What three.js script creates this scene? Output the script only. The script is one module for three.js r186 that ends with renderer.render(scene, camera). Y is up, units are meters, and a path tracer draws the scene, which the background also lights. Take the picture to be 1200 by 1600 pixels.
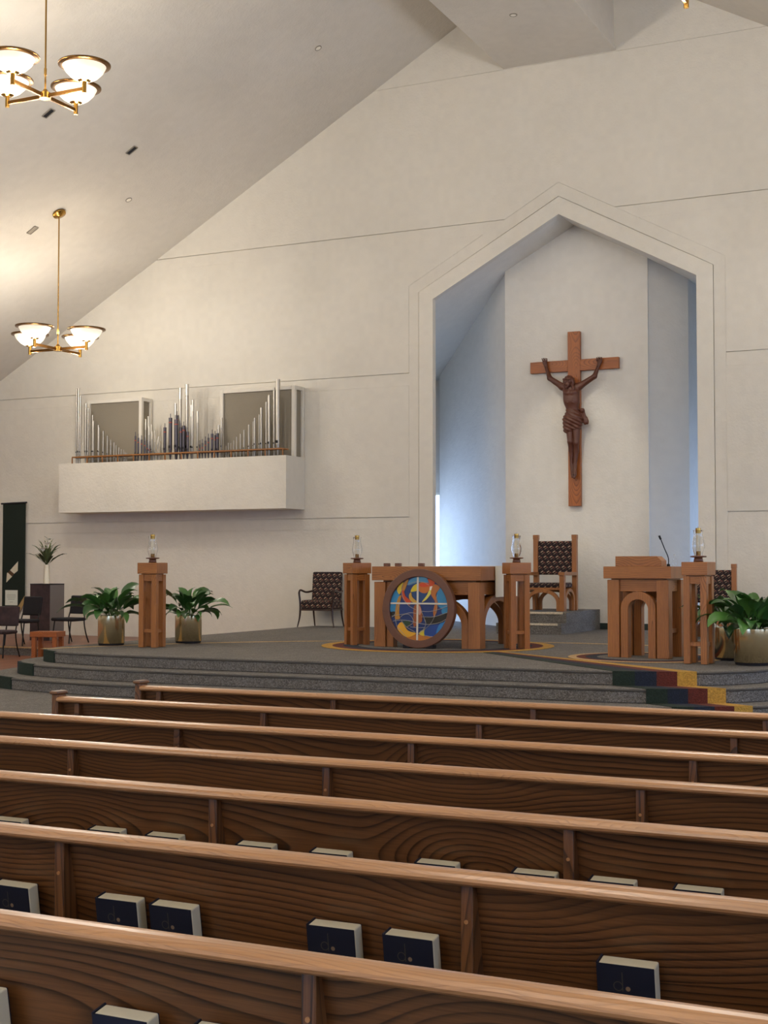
import * as THREE from 'three';
import { RoundedBoxGeometry } from 'three/addons/geometries/RoundedBoxGeometry.js';
import { mergeGeometries, toCreasedNormals } from 'three/addons/utils/BufferGeometryUtils.js';
import { RectAreaLightUniformsLib } from 'three/addons/lights/RectAreaLightUniformsLib.js';

// ---------------------------------------------------------------- camera, sky, exposure
const scene = new THREE.Scene();
const FPX = 2150, EYE = 1.547, CX = 7.458, CZ = 22.55;
const yaw = Math.atan2(1030, FPX), pitch = Math.atan2(85, FPX);
const camera = new THREE.PerspectiveCamera(2 * Math.atan(800 / FPX) * 180 / Math.PI, 0.75, 0.05, 200);
const cF = new THREE.Vector3(-Math.sin(yaw) * Math.cos(pitch), Math.sin(pitch), -Math.cos(yaw) * Math.cos(pitch));
const cR = new THREE.Vector3(Math.cos(yaw), 0, -Math.sin(yaw));
const cU = new THREE.Vector3().crossVectors(cR, cF);
camera.position.set(CX, EYE, CZ);
camera.lookAt(camera.position.clone().add(cF));
camera.updateMatrixWorld();
const renderer = new THREE.WebGLRenderer({ antialias: true });
renderer.toneMapping = THREE.LinearToneMapping;
renderer.toneMappingExposure = 1.2;
renderer.shadowMap.enabled = true;
scene.background = new THREE.Color().setRGB(1.95, 2.9, 4.9);
const UP_CD = 1.7, DOWN_CD = 2.9, BOWL_GLOW = 0.62, LAMP_RGB = [1, 0.935, 0.83];
RectAreaLightUniformsLib.init();

// a pixel of the photograph gives a direction; the surface it lies on gives the distance
const ray = (px, py) => cF.clone().addScaledVector(cR, (px - 600) / FPX).addScaledVector(cU, (800 - py) / FPX);
const onZ = (px, py, z) => { const d = ray(px, py); return camera.position.clone().addScaledVector(d, (z - CZ) / d.z); };
const onY = (px, py, y) => { const d = ray(px, py); return camera.position.clone().addScaledVector(d, (y - EYE) / d.y); };

// ---------------------------------------------------------------- helpers
let seed = 7;
const rnd = () => { seed = (seed * 1664525 + 1013904223) >>> 0; return seed / 4294967296; };
const R = (a, b) => a + (b - a) * rnd();
const clamp = (v, a, b) => Math.max(a, Math.min(b, v));
const mix = (a, b, t) => a + (b - a) * t;
const sstep = (a, b, v) => { const t = clamp((v - a) / (b - a), 0, 1); return t * t * (3 - 2 * t); };
const used = {};
function numbered(n) { const k = used[n] = (used[n] ?? -1) + 1; return k ? n + '_' + String(k).padStart(3, '0') : n; }
function thing(name, label, category, pos = [0, 0, 0], turn = 0, group) {
  const o = new THREE.Group(); o.name = numbered(name); o.position.set(...pos); o.rotation.y = turn;
  o.userData = { label, category }; if (group) o.userData.group = group; scene.add(o); return o;
}
function obj(name, g, m, parent, label) {
  if (Array.isArray(g)) g = merge(g);
  const o = new THREE.Mesh(g, m); o.name = name; o.castShadow = o.receiveShadow = true; parent.add(o);
  if (label) o.userData.label = label; return o;
}
function solo(name, g, m, label, category, group) { const o = obj(numbered(name), g, m, scene, label); o.userData.category = category; if (group) o.userData.group = group; return o; }
function struct(name, g, m, label, parent = scene) { const o = obj(name, g, m, parent, label); if (parent === scene) o.userData.kind = 'structure'; return o; }
function merge(gs) {
  return mergeGeometries(gs.map(g => { g = g.index ? g.toNonIndexed() : g; for (const k of Object.keys(g.attributes)) if (!['position', 'normal', 'uv'].includes(k)) g.deleteAttribute(k);
    if (!g.attributes.uv) g.setAttribute('uv', new THREE.BufferAttribute(new Float32Array(g.attributes.position.count * 2), 2)); if (!g.attributes.normal) g.computeVertexNormals(); return g; }));
}
// uv in metres from the dominant face direction, u along the grain axis
function uvm(g, grain = 0, ox = 0, oy = 0) {
  g = g.index ? g.toNonIndexed() : g; const p = g.attributes.position, uv = new Float32Array(p.count * 2), a = new THREE.Vector3(), b = new THREE.Vector3(), c = new THREE.Vector3();
  for (let i = 0; i < p.count; i += 3) {
    a.fromBufferAttribute(p, i); b.fromBufferAttribute(p, i + 1); c.fromBufferAttribute(p, i + 2);
    const n = b.clone().sub(a).cross(c.clone().sub(a)), w = [Math.abs(n.x), Math.abs(n.y), Math.abs(n.z)];
    const ax = w.indexOf(Math.max(...w)); let others = [0, 1, 2].filter(k => k !== ax);
    let ua = others.includes(grain) ? grain : others[0], va = others.find(k => k !== ua);
    [a, b, c].forEach((q, k) => { const e = q.toArray(); uv[(i + k) * 2] = e[ua] + ox; uv[(i + k) * 2 + 1] = e[va] + oy + ax * 0.13; });
  }
  g.setAttribute('uv', new THREE.BufferAttribute(uv, 2)); return g;
}
const T = (g, x, y, z) => g.translate(x, y, z);
function box(w, h, d, x = 0, y = 0, z = 0, r = 0.006, grain = -1) {
  const rr = Math.min(r, w / 2.1, h / 2.1, d / 2.1);
  let g = rr > 0.0005 ? new RoundedBoxGeometry(w, h, d, 1, rr) : new THREE.BoxGeometry(w, h, d);
  g = T(g, x, y, z); if (grain < 0) grain = [w, h, d].indexOf(Math.max(w, h, d));
  return uvm(g, grain, R(0, 3), R(0, 3));
}
const span = (x0, x1, y0, y1, z0, z1, r, grain) => box(x1 - x0, y1 - y0, z1 - z0, (x0 + x1) / 2, (y0 + y1) / 2, (z0 + z1) / 2, r, grain);
const cyl = (r0, r1, h, x = 0, y = 0, z = 0, n = 20) => T(new THREE.CylinderGeometry(r1, r0, h, n), x, y + h / 2, z);
const lathe = (pts, n = 28) => new THREE.LatheGeometry(pts.map(p => new THREE.Vector2(...p)), n);
function tube(pts, r, n = 8, seg) { const c = new THREE.CatmullRomCurve3(pts.map(p => p.isVector3 ? p : new THREE.Vector3(...p))); return new THREE.TubeGeometry(c, seg ?? pts.length * 5, r, n); }
function taperTube(pts, rf, n = 8, seg = 20) {
  const c = new THREE.CatmullRomCurve3(pts.map(p => new THREE.Vector3(...p))), g = new THREE.TubeGeometry(c, seg, 1, n), p = g.attributes.position;
  for (let i = 0; i <= seg; i++) { const o = c.getPointAt(i / seg), r = rf(i / seg); for (let j = 0; j <= n; j++) { const k = i * (n + 1) + j; p.setXYZ(k, o.x + (p.getX(k) - o.x) * r, o.y + (p.getY(k) - o.y) * r, o.z + (p.getZ(k) - o.z) * r); } }
  g.computeVertexNormals(); return g;
}
function poly(pts) { const s = new THREE.Shape(); pts.forEach((p, i) => i ? s.lineTo(p[0], p[1]) : s.moveTo(p[0], p[1])); s.closePath(); return s; }
function ext(shape, d, bevel = 0, seg = 24) { return new THREE.ExtrudeGeometry(shape, { depth: d - 2 * bevel, bevelEnabled: bevel > 0, bevelSize: bevel, bevelThickness: bevel, bevelOffset: -bevel, bevelSegments: 1, curveSegments: seg }).translate(0, 0, bevel); }
const slab = (pts, z0, z1, bevel = 0) => T(ext(poly(pts), z1 - z0, bevel), 0, 0, z0);   // outline in x,y
function plan(pts, y0, y1, bevel = 0) { const g = ext(poly(pts.map(p => [p[0], -p[1]])), y1 - y0, bevel); g.rotateX(-Math.PI / 2); return T(g, 0, y0, 0); }  // outline in x,z

// ---------------------------------------------------------------- procedural textures
const hash = (x, y, s) => { let h = Math.imul(x, 374761393) ^ Math.imul(y, 668265263) ^ Math.imul(s, 2147483647 - 61); h = Math.imul(h ^ (h >>> 13), 1274126177); return ((h ^ (h >>> 16)) >>> 0) / 4294967296; };
function vn(x, y, px, py, s) { const xi = Math.floor(x), yi = Math.floor(y), fx = x - xi, fy = y - yi, u = fx * fx * (3 - 2 * fx), v = fy * fy * (3 - 2 * fy), m = (a, b) => ((a % b) + b) % b;
  const h = (i, j) => hash(m(xi + i, px), m(yi + j, py), s); return mix(mix(h(0, 0), h(1, 0), u), mix(h(0, 1), h(1, 1), u), v); }
function dtex(w, h, f, srgb = true) {
  const d = new Uint8Array(w * h * 4);
  for (let j = 0; j < h; j++) for (let i = 0; i < w; i++) { const c = f(i / w, j / h), k = (j * w + i) * 4; d[k] = clamp(c[0], 0, 255); d[k + 1] = clamp(c[1], 0, 255); d[k + 2] = clamp(c[2], 0, 255); d[k + 3] = 255; }
  const t = new THREE.DataTexture(d, w, h); t.wrapS = t.wrapT = THREE.RepeatWrapping; t.magFilter = THREE.LinearFilter; t.minFilter = THREE.LinearMipmapLinearFilter; t.generateMipmaps = true;
  if (srgb) t.colorSpace = THREE.SRGBColorSpace; t.needsUpdate = true; return t;
}
// plain sawn oak: rings of a log cut along a plane that wanders in depth
function woodTex(s, light, dark, { rings = 16, cathedral = 0.5, contrast = 0.75, fibre = 0.5 } = {}) {
  return dtex(1024, 512, (u, v) => {
    const wob = (vn(u * 3, v * 2, 3, 2, s) - 0.5) * 0.10 + (vn(u * 14, v * 5, 14, 5, s + 1) - 0.5) * 0.022;
    const c = 0.42 + 0.2 * (vn(u * 2, 0, 2, 1, s + 9) - 0.5), q = v - c + wob, q2 = Math.abs(q) > 0.5 ? 1 - Math.abs(q) : Math.abs(q);
    const dd = vn(u * 4, 0.5, 4, 1, s + 2) - 0.45, dep = cathedral * (0.03 + Math.pow(Math.abs(dd), 1.6) * 2.2 + 0.04 * vn(u * 9, 0.5, 9, 1, s + 3));
    const r = Math.sqrt(q2 * q2 * 1.5 + dep * dep) * rings * 2, t = r - Math.floor(r);
    const line = Math.pow(t, 4.5) * (1 - sstep(0.93, 1, t)) * (0.55 + 0.7 * vn(u * 9, v * 6, 9, 6, s + 4));
    const fib = (vn(u * 26, v * 230, 26, 230, s + 5) - 0.5) * 0.55 + (vn(u * 80, v * 460, 80, 460, s + 6) - 0.5) * 0.45;
    const tone = (vn(u * 4, v * 7, 4, 7, s + 7) - 0.5) * 0.22;
    const k = clamp(line * contrast + fib * fibre * 0.5 + tone + 0.12, 0, 1);
    return [mix(light[0], dark[0], k), mix(light[1], dark[1], k), mix(light[2], dark[2], k)];
  });
}
function grainBump(s) { return dtex(512, 512, (u, v) => { const n = vn(u * 20, v * 200, 20, 200, s) * 255; return [n, n, n]; }, false); }
function woodMat(tex, rep, o = {}) { const t = tex.clone(); t.repeat.set(rep[0], rep[1]); t.needsUpdate = true; return new THREE.MeshPhysicalMaterial({ map: t, roughness: 0.42, clearcoat: 0.25, clearcoatRoughness: 0.35, ...o }); }
const texPew = woodTex(11, [126, 82, 46], [48, 29, 15], { rings: 13, cathedral: 0.75, contrast: 1.2, fibre: 0.85 });
const texRail = woodTex(23, [192, 140, 92], [126, 82, 48], { rings: 12, cathedral: 0.3, contrast: 0.55 });  // worn rail wood, made paler still by ceiling sheen painted into the colour
const texOak = woodTex(37, [176, 112, 54], [92, 52, 22], { rings: 10, cathedral: 0.5, contrast: 0.8, fibre: 0.95 });
const texWal = woodTex(51, [112, 70, 48], [72, 40, 26], { rings: 12, cathedral: 0.3, contrast: 0.5 });
const M = {
  pew: woodMat(texPew, [0.28, 1.7], { roughness: 0.38, clearcoat: 0.3 }), rail: woodMat(texRail, [0.8, 3], { roughness: 0.3, clearcoat: 0.6, clearcoatRoughness: 0.22 }),
  oak: woodMat(texOak, [0.45, 1.9]), oakDark: woodMat(texWal, [0.9, 2]), cross: woodMat(texOak, [0.35, 1.6], { color: 0xffe2c0, clearcoat: 0.1 }),
  bench: woodMat(texOak, [1, 2], { color: 0xffdcb0 }),
};
const plasterB = dtex(512, 512, (u, v) => { const n = 255 * (0.5 * vn(u * 60, v * 60, 60, 60, 3) + 0.35 * vn(u * 140, v * 140, 140, 140, 4) + 0.15 * vn(u * 16, v * 16, 16, 16, 5)); return [n, n, n]; }, false); plasterB.repeat.set(0.5, 0.5);
const plasterC = dtex(512, 512, (u, v) => { const n = 244 + 9 * (vn(u * 5, v * 5, 5, 5, 6) - 0.5) + 5 * (vn(u * 40, v * 40, 40, 40, 7) - 0.5); return [n, n - 1, n - 3]; }); plasterC.repeat.set(0.25, 0.25);
const plaster = (hex) => new THREE.MeshStandardMaterial({ color: hex, map: plasterC, bumpMap: plasterB, bumpScale: 0.0035, roughness: 0.9 });
M.wall = plaster(0xe8e2d6); M.ceiling = plaster(0xded8ce); M.frame = plaster(0xebe5d9); M.panel = plaster(0xece8e0); M.recess = M.panel;
const carpetT = dtex(512, 512, (u, v) => { const n = vn(u * 170, v * 170, 170, 170, 8), m = vn(u * 90, v * 90, 90, 90, 9), k = vn(u * 6, v * 6, 6, 6, 10); const b = 108 + (n - 0.5) * 48 + (m - 0.5) * 34 + (k - 0.5) * 8; return [b + 5, b, b - 6]; }); carpetT.repeat.set(0.9, 0.9);
const carpetB = dtex(256, 256, (u, v) => { const n = 255 * vn(u * 110, v * 110, 110, 110, 12); return [n, n, n]; }, false); carpetB.repeat.set(1.6, 1.6);
const carpet = (hex) => new THREE.MeshStandardMaterial({ color: hex, map: carpetT, bumpMap: carpetB, bumpScale: 0.006, roughness: 0.97 });
M.carpet = carpet(0xffffff);
const inlayT = dtex(256, 256, (u, v) => { const b = 225 + (vn(u * 120, v * 120, 120, 120, 14) - 0.5) * 56; return [b, b, b]; });
const inlay = (hex) => new THREE.MeshStandardMaterial({ color: hex, map: inlayT, bumpMap: carpetB, bumpScale: 0.004, roughness: 0.95 });
M.yellow = inlay(0xd3a245); M.tan = inlay(0xd8b483); M.red = inlay(0x6e2f22); M.navy = inlay(0x252c3c); M.green = inlay(0x26352a);
const tileT = dtex(512, 256, (u, v) => { const b = (vn(u * 20, v * 3, 20, 3, 15) - 0.5) * 40 + (vn(u * 120, v * 12, 120, 12, 16) - 0.5) * 16; return [128 + b, 78 + b * 0.8, 54 + b * 0.6]; }); tileT.repeat.set(0.7, 0.7);
M.woodFloor = new THREE.MeshStandardMaterial({ map: tileT, roughness: 0.35 });
M.brass = new THREE.MeshStandardMaterial({ color: 0xb58c46, metalness: 1, roughness: 0.2 });
M.brassDark = new THREE.MeshStandardMaterial({ color: 0x7e5a30, metalness: 1, roughness: 0.25 });
M.goldPot = new THREE.MeshPhysicalMaterial({ color: 0xe6d6ae, metalness: 1, roughness: 0.2 });
M.pipe = new THREE.MeshStandardMaterial({ color: 0xaaa49b, metalness: 0.95, roughness: 0.34 });
M.pipeDark = new THREE.MeshStandardMaterial({ color: 0x58545a, metalness: 0.85, roughness: 0.4 });
M.pipeRed = new THREE.MeshStandardMaterial({ color: 0x9c4230, roughness: 0.6 });
M.railOrange = new THREE.MeshStandardMaterial({ color: 0x94602f, roughness: 0.5 });
M.black = new THREE.MeshStandardMaterial({ color: 0x17141a, roughness: 0.85 }); M.blackMetal = new THREE.MeshStandardMaterial({ color: 0x141414, roughness: 0.4, metalness: 0.4 });
M.greyMetal = new THREE.MeshStandardMaterial({ color: 0x8f877a, roughness: 0.6 });
M.base = new THREE.MeshStandardMaterial({ color: 0x22302b, roughness: 0.6 });
M.glass = new THREE.MeshPhysicalMaterial({ color: 0xffffff, transmission: 1, thickness: 0, roughness: 0, ior: 1.45 });
M.pane = new THREE.MeshPhysicalMaterial({ color: 0xffffff, transmission: 1, thickness: 0, roughness: 0, ior: 1.4 });
M.wax = new THREE.MeshStandardMaterial({ color: 0xeee5cf, roughness: 0.6 });
M.bowl = new THREE.MeshPhysicalMaterial({ color: 0xcfc4b0, roughness: 0.4, emissive: new THREE.Color(1, 0.9, 0.72), emissiveIntensity: BOWL_GLOW });
M.white = new THREE.MeshStandardMaterial({ color: 0xece6d8, roughness: 0.8 });
M.cloth = new THREE.MeshStandardMaterial({ color: 0xf1ead8, roughness: 0.9 });
M.fabric = (() => { const c = document.createElement('canvas'); c.width = c.height = 256; const x = c.getContext('2d'); x.fillStyle = '#24181a'; x.fillRect(0, 0, 256, 256); x.lineCap = 'round';
  for (let j = 0; j < 4; j++) for (let i = 0; i < 4; i++) for (const [dx, dy] of [[0, 0], [256, 0], [-256, 0], [0, 256], [0, -256]]) {
    const X = i * 64 + (j % 2) * 32 + dx, Y = j * 64 + dy; for (const [cx, cy, rx, ry, an, col] of [[22, 22, 19, 6, -0.75, '#b59b80'], [46, 30, 15, 5, 0.5, '#8a5546'], [30, 48, 16, 4, -0.6, '#937d68'], [54, 54, 9, 4, -1.2, '#5e3a34']]) { x.fillStyle = col; x.beginPath(); x.ellipse(X + cx, Y + cy, rx, ry, an, 0, 7); x.fill(); } }
  const t = new THREE.CanvasTexture(c); t.colorSpace = THREE.SRGBColorSpace; t.wrapS = t.wrapT = THREE.RepeatWrapping; t.repeat.set(2.3, 2.9); return new THREE.MeshStandardMaterial({ map: t, roughness: 0.9 }); })();

// ---------------------------------------------------------------- the room
const P = 0.447, RISE = 0.149, SL = 0.556, RIDGE = 12.29, HALF = 14.5, BACKZ = 30;
const ceilY = x => RIDGE - SL * Math.abs(x);
const uw = g => uvm(g, 0);
const floor = struct('floor', uw(span(-HALF, HALF, -0.2, 0, -0.12, BACKZ, 0)), M.carpet, 'grey flecked carpet of the nave floor');
struct('side_flooring', uw(plan([[-HALF, 0.02], [-5.6, 0.02], [-5.6, 8.6], [-6.6, 9.6], [-HALF, 9.6]], 0.0, 0.006)), M.woodFloor, 'brown wood flooring laid beside the platform', floor);

// altar wall: a backing with the gabled opening, and plaster panels, bands and frame in front of it with real joints between them
const IN = { x: 2.37, e: 6.35, a: 7.63 }, OUT = { x: 2.655, e: 6.5, a: 7.95 }, MAR = { x: 2.845, e: 6.63, a: 8.19 };
const wallBack = struct('wall_back', uw(slab([[-HALF, 0], [-IN.x, 0], [-IN.x, IN.e], [0, IN.a], [IN.x, IN.e], [IN.x, 0], [HALF, 0], [HALF, ceilY(HALF) + 0.1], [0, RIDGE + 0.1], [-HALF, ceilY(HALF) + 0.1]], -0.12, -0.03)), M.wall, 'altar wall with a gabled opening');
const xr = y => y < MAR.e ? -MAR.x : Math.min(0, (y - MAR.a) / ((MAR.a - MAR.e) / MAR.x));
const xl = y => Math.max(-HALF, -(RIDGE + 0.05 - y) / SL);
function course(y0, y1, z1, name) {
  const right = [], left = [], brk = [y0, MAR.e, MAR.a, ceilY(HALF) + 0.05, y1].filter(y => y >= y0 && y <= y1).sort((a, b) => a - b);
  for (const y of brk) { right.push([xr(y), y]); left.unshift([xl(y), y]); }
  for (const s of [1, -1]) { const pts = [...right, ...left].map(p => [p[0] * s, p[1]]); if (s < 0) pts.reverse(); obj(name, uw(slab(pts.reverse(), -0.03, z1)), M.wall, wallBack); }
}
for (const [b0, b1] of [[2.225, 2.435], [4.82, 5.04], [7.42, 7.64], [10.125, 10.315]]) course(b0, b1 - (b0 > 10 ? -0.002 : 0.007), -0.004, 'band');
for (const [a, b] of [[0, 2.222], [2.444, 4.817], [5.049, 7.417], [7.649, 10.122], [10.32, RIDGE + 0.04]]) course(a, b, 0.004, 'panel');
function gableBand(i, o, z1, m) { for (const s of [1, -1]) { const pts = [[i.x, P], [o.x, P], [o.x, o.e], [0, o.a], [0, i.a], [i.x, i.e]].map(p => [p[0] * s, p[1]]); if (s < 0) pts.reverse(); obj('frame', uw(slab(pts, -0.03, z1)), m, wallBack); } }
gableBand(IN, { x: OUT.x - 0.012, e: OUT.e - 0.002, a: OUT.a - 0.018 }, 0.012, M.frame);
gableBand(OUT, { x: MAR.x - 0.002, e: MAR.e, a: MAR.a - 0.003 }, 0.0, M.wall);

// the space behind the opening: centre panel, splayed walls, gabled ceiling, side windows
const vY = x => IN.a - 0.537 * Math.abs(x);
struct('ceiling_recess', [uw(slab([[-4.8, vY(4.8)], [0, IN.a], [0, IN.a + 0.2], [-4.8, vY(4.8) + 0.2]], -4.25, -0.12)), uw(slab([[0, IN.a], [4.8, vY(4.8)], [4.8, vY(4.8) + 0.2], [0, IN.a + 0.2]], -4.25, -0.12))], M.recess, 'gabled white ceiling of the recess behind the altar wall');
struct('wall_recess_panel', uw(slab([[-1.32, P], [1.32, P], [1.32, vY(1.32) + 0.02], [0, IN.a + 0.02], [-1.32, vY(1.32) + 0.02]], -0.97, -0.88)), M.panel, 'white centre panel behind the crucifix');
function splay(name, x0, z0, x1, z1) { const L = Math.hypot(x1 - x0, z1 - z0), g = slab([[0, P], [L, P], [L, vY(x1) + 0.03], [0, vY(x0) + 0.03]], -0.04, 0.0); g.rotateY(-Math.atan2(z1 - z0, x1 - x0)); return struct(name, uw(T(g, x0, 0, z0)), M.recess, 'white splayed wall beside the centre panel, in bluish daylight'); }
splay('wall_recess_left', -3.9, -3.85, -1.3, -0.92);
splay('wall_recess_right', 1.3, -0.92, 1.88, -1.5);
struct('wall_recess_return', uw(span(1.84, 1.88, P, vY(1.88), -4.05, -1.5, 0)), M.recess, 'white return wall behind the right jamb');
function windowWall(name, ax, at, t, lo, hi, y0, y1, holes, m, label) {   // ax 0: wall along x at z = at; ax 2: wall along z at x = at
  const parts = [], put = (a, b, c, d) => { if (b - a > 0.001 && d - c > 0.001) parts.push(ax === 0 ? uw(span(a, b, c, d, at, at + t, 0)) : uw(span(at, at + t, c, d, a, b, 0))); };
  let cur = lo; for (const [a, b, c, d] of holes) { put(cur, a, y0, y1); put(a, b, y0, c); put(a, b, d, y1); cur = b; } put(cur, hi, y0, y1);
  struct(name, parts, m, label);
}
let wn = 0;
function windowUnit(ax, at, t, [a, b, c, d], mull, label) {
  const w = new THREE.Group(); w.name = 'window_' + (++wn); w.userData = { kind: 'structure', label }; scene.add(w);
  const mid = at + t / 2, put = (n, x0, x1, yy0, yy1, th, m) => obj(n, ax === 0 ? span(x0, x1, yy0, yy1, mid - th / 2, mid + th / 2, 0) : span(mid - th / 2, mid + th / 2, yy0, yy1, x0, x1, 0), m, w);
  put('window_frame', a, a + 0.05, c, d, 0.06, M.white); put('window_frame', b - 0.05, b, c, d, 0.06, M.white); put('window_frame', a, b, c, c + 0.05, 0.06, M.white); put('window_frame', a, b, d - 0.05, d, 0.06, M.white);
  for (let i = 1; i < mull; i++) put('mullion', mix(a, b, i / mull) - 0.02, mix(a, b, i / mull) + 0.02, c, d, 0.05, M.white);
  const pg = ax === 0 ? new THREE.PlaneGeometry(b - a, d - c).translate((a + b) / 2, (c + d) / 2, mid) : new THREE.PlaneGeometry(b - a, d - c).rotateY(Math.PI / 2).translate(mid, (c + d) / 2, (a + b) / 2);
  obj('pane', pg, M.pane, w);
}
const nw = [-3.7, -1.6, P + 0.05, 2.9];
windowWall('wall_recess_side_left', 2, -4.75, 0.15, -4.25, -0.12, 0, 5.3, [nw], M.recess, 'outer side wall of the recess'); windowUnit(2, -4.75, 0.15, nw, 3, 'daylit window in the left side wall of the recess');
windowWall('wall_recess_side_right', 2, 4.6, 0.15, -4.25, -0.12, 0, 5.3, [nw], M.recess, 'outer side wall of the recess'); windowUnit(2, 4.6, 0.15, nw, 3, 'daylit window in the right side wall of the recess');
windowWall('wall_recess_rear', 0, -4.2, 0.15, -4.75, 4.75, 0, 7.8, [[-4.55, -3.96, P + 0.05, 3.1]], M.recess, 'rear wall of the recess'); windowUnit(0, -4.2, 0.15, [-4.55, -3.96, P + 0.05, 3.1], 1, 'narrow daylit window seen as a bright slit beside the left jamb');
struct('floor_recess', uw(span(-4.6, 4.6, 0, P, -4.05, -0.0, 0)), M.carpet, 'grey carpet inside the recess');
struct('baseboard_recess', [span(-1.32, 1.32, P, P + 0.11, -0.88, -0.862, 0.003)], M.base, 'dark green baseboard under the centre panel');

// ceiling slopes, ridge beam, outer walls
for (const s of [-1, 1]) { const pts = [[0, RIDGE], [HALF + 0.2, ceilY(HALF + 0.2)], [HALF + 0.2, ceilY(HALF + 0.2) + 0.25], [0, RIDGE + 0.25]].map(p => [p[0] * s, p[1]]); if (s < 0) pts.reverse(); struct(s < 0 ? 'ceiling_left' : 'ceiling_right', uw(slab(pts, -0.12, BACKZ + 0.2)), M.ceiling, s < 0 ? 'sloping white ceiling over the organ side' : 'sloping white ceiling beyond the ridge beam'); }
const beam = struct('ceiling_beam', uw(span(-1.0, 1.0, 10.33, 12.0, 0.004, BACKZ, 0)), M.ceiling, 'boxed white beam under the ridge');
obj('edge_trim', uw(span(1.0, 1.035, 10.33, 10.40, 0.01, BACKZ - 0.01, 0)), M.ceiling, beam);
const rw = [[1.5, 5, 1.0, 3.9], [8, 11.5, 1.0, 3.9], [14.5, 18, 1.0, 3.9], [21, 24.5, 1.0, 3.9]];
windowWall('wall_right', 2, HALF, 0.2, -0.12, BACKZ, 0, 4.5, rw, M.wall, 'right side wall with windows'); rw.forEach((w, i) => windowUnit(2, HALF, 0.2, w, 4, 'tall side window ' + ['next to the altar wall', 'across from the steps', 'across from the front pews', 'across from the rear pews'][i]));
windowWall('wall_left', 2, -HALF - 0.2, 0.2, -0.12, BACKZ, 0, 4.5, [], M.wall, 'left side wall');
const bw = [[-4, 4, 0.4, 3.6]]; 
struct('wall_rear', [uw(span(-HALF, -4, 0, 4.5, BACKZ, BACKZ + 0.2, 0)), uw(span(4, HALF, 0, 4.5, BACKZ, BACKZ + 0.2, 0)), uw(span(-4, 4, 0, 0.4, BACKZ, BACKZ + 0.2, 0)), uw(slab([[-HALF, 4.5], [-4, 4.5], [-4, 3.6], [4, 3.6], [4, 4.5], [HALF, 4.5], [0, RIDGE + 0.1]], BACKZ, BACKZ + 0.2))], M.wall, 'rear wall of the nave');
windowUnit(0, BACKZ, 0.2, bw[0], 6, 'wide window in the rear wall of the nave');
for (const [px, py, dark] of [[76, 176, 1], [206, 234, 1], [51, 359, 0]]) {   // louvred slots in the left slope
  const d = ray(px, py), t = (RIDGE + SL * CX - EYE) / (d.y - SL * d.x), p = camera.position.clone().addScaledVector(d, t);
  const v = thing('ceiling_vent', ['small dark ceiling vent below the upper chandelier', 'small dark ceiling vent between the two chandeliers', 'small pale ceiling vent beside the chandelier canopy'][[76, 206, 51].indexOf(px)], 'vent', p.toArray()); v.rotation.z = Math.atan(SL); v.position.y -= 0.012;
  obj('frame', [box(0.2, 0.014, 0.012, 0, 0, 0.05, 0), box(0.2, 0.014, 0.012, 0, 0, -0.05, 0), box(0.012, 0.014, 0.1, 0.1, 0, 0, 0), box(0.012, 0.014, 0.1, -0.1, 0, 0, 0)], M.greyMetal, v);
  obj('grille', box(0.19, 0.006, 0.095, 0, 0.006, 0, 0), dark ? M.black : M.greyMetal, v);
}
for (const [px, py, flat, lab] of [[497, 75, 0, 'round sprinkler cover high on the left ceiling slope'], [201, 312, 0, 'round sprinkler cover above the chandelier by the organ'], [802, 23, 1, 'round sprinkler cover under the ridge beam']]) {
  const d = ray(px, py), p = flat ? onY(px, py, 10.33) : camera.position.clone().addScaledVector(d, (RIDGE + SL * CX - EYE) / (d.y - SL * d.x));
  const v = thing('sprinkler_cover', lab, 'sprinkler', p.toArray()); if (!flat) v.rotation.z = Math.atan(SL);
  obj('ring', T(new THREE.TorusGeometry(0.055, 0.008, 8, 24).rotateX(Math.PI / 2), 0, -0.006, 0), M.greyMetal, v); obj('cap', cyl(0.05, 0.05, 0.008, 0, -0.008, 0), M.white, v);
}

// ---------------------------------------------------------------- platform with three steps
const key = [[-4.75, 0.004], [-4.75, 3], [-4.75, 6.6], [-4.72, 7.5], [-4.48, 8.02], [-4.13, 8.24], [-3.3, 8.43], [-1.8, 8.5], [0, 8.47], [2.0, 8.44], [3.0, 8.45], [3.5, 8.42], [4.0, 8.25], [4.4, 7.95], [4.77, 7.38], [4.92, 6.6], [4.95, 5], [4.95, 0.004]];
const line = new THREE.CatmullRomCurve3(key.map(k => new THREE.Vector3(k[0], 0, k[1])), false, 'centripetal').getPoints(220).map(v => [v.x, v.z]);
function offset(l, d) { return l.map((p, i) => { const a = l[Math.max(0, i - 2)], b = l[Math.min(l.length - 1, i + 2)], n = [-(b[1] - a[1]), b[0] - a[0]], m = Math.hypot(...n); const q = [p[0] + n[0] / m * d, p[1] + n[1] / m * d]; if (i === 0 || i === l.length - 1) q[1] = p[1]; return q; }); }
const outl = [line, offset(line, 0.33), offset(line, 0.66)];
const plat = thing('platform', 'grey carpeted altar platform with three curved steps', 'platform'); delete plat.userData.category; plat.userData.kind = 'structure';
outl.forEach((l, i) => {
  const top = P - RISE * i;
  obj(i ? 'step' : 'platform_deck', uw(plan(l, top - RISE + (i < 2 ? 0.0 : 0), top, 0.01)), M.carpet, plat);
  obj('nosing', tubeFlat(l, top - 0.018, 0.014), M.carpet, plat);
});
function tubeFlat(l, y, r) { return new THREE.TubeGeometry(new THREE.CatmullRomCurve3(l.filter((_, i) => i % 3 === 0 || i === l.length - 1).map(p => new THREE.Vector3(p[0], y, p[1]))), 160, r, 6); }
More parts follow.
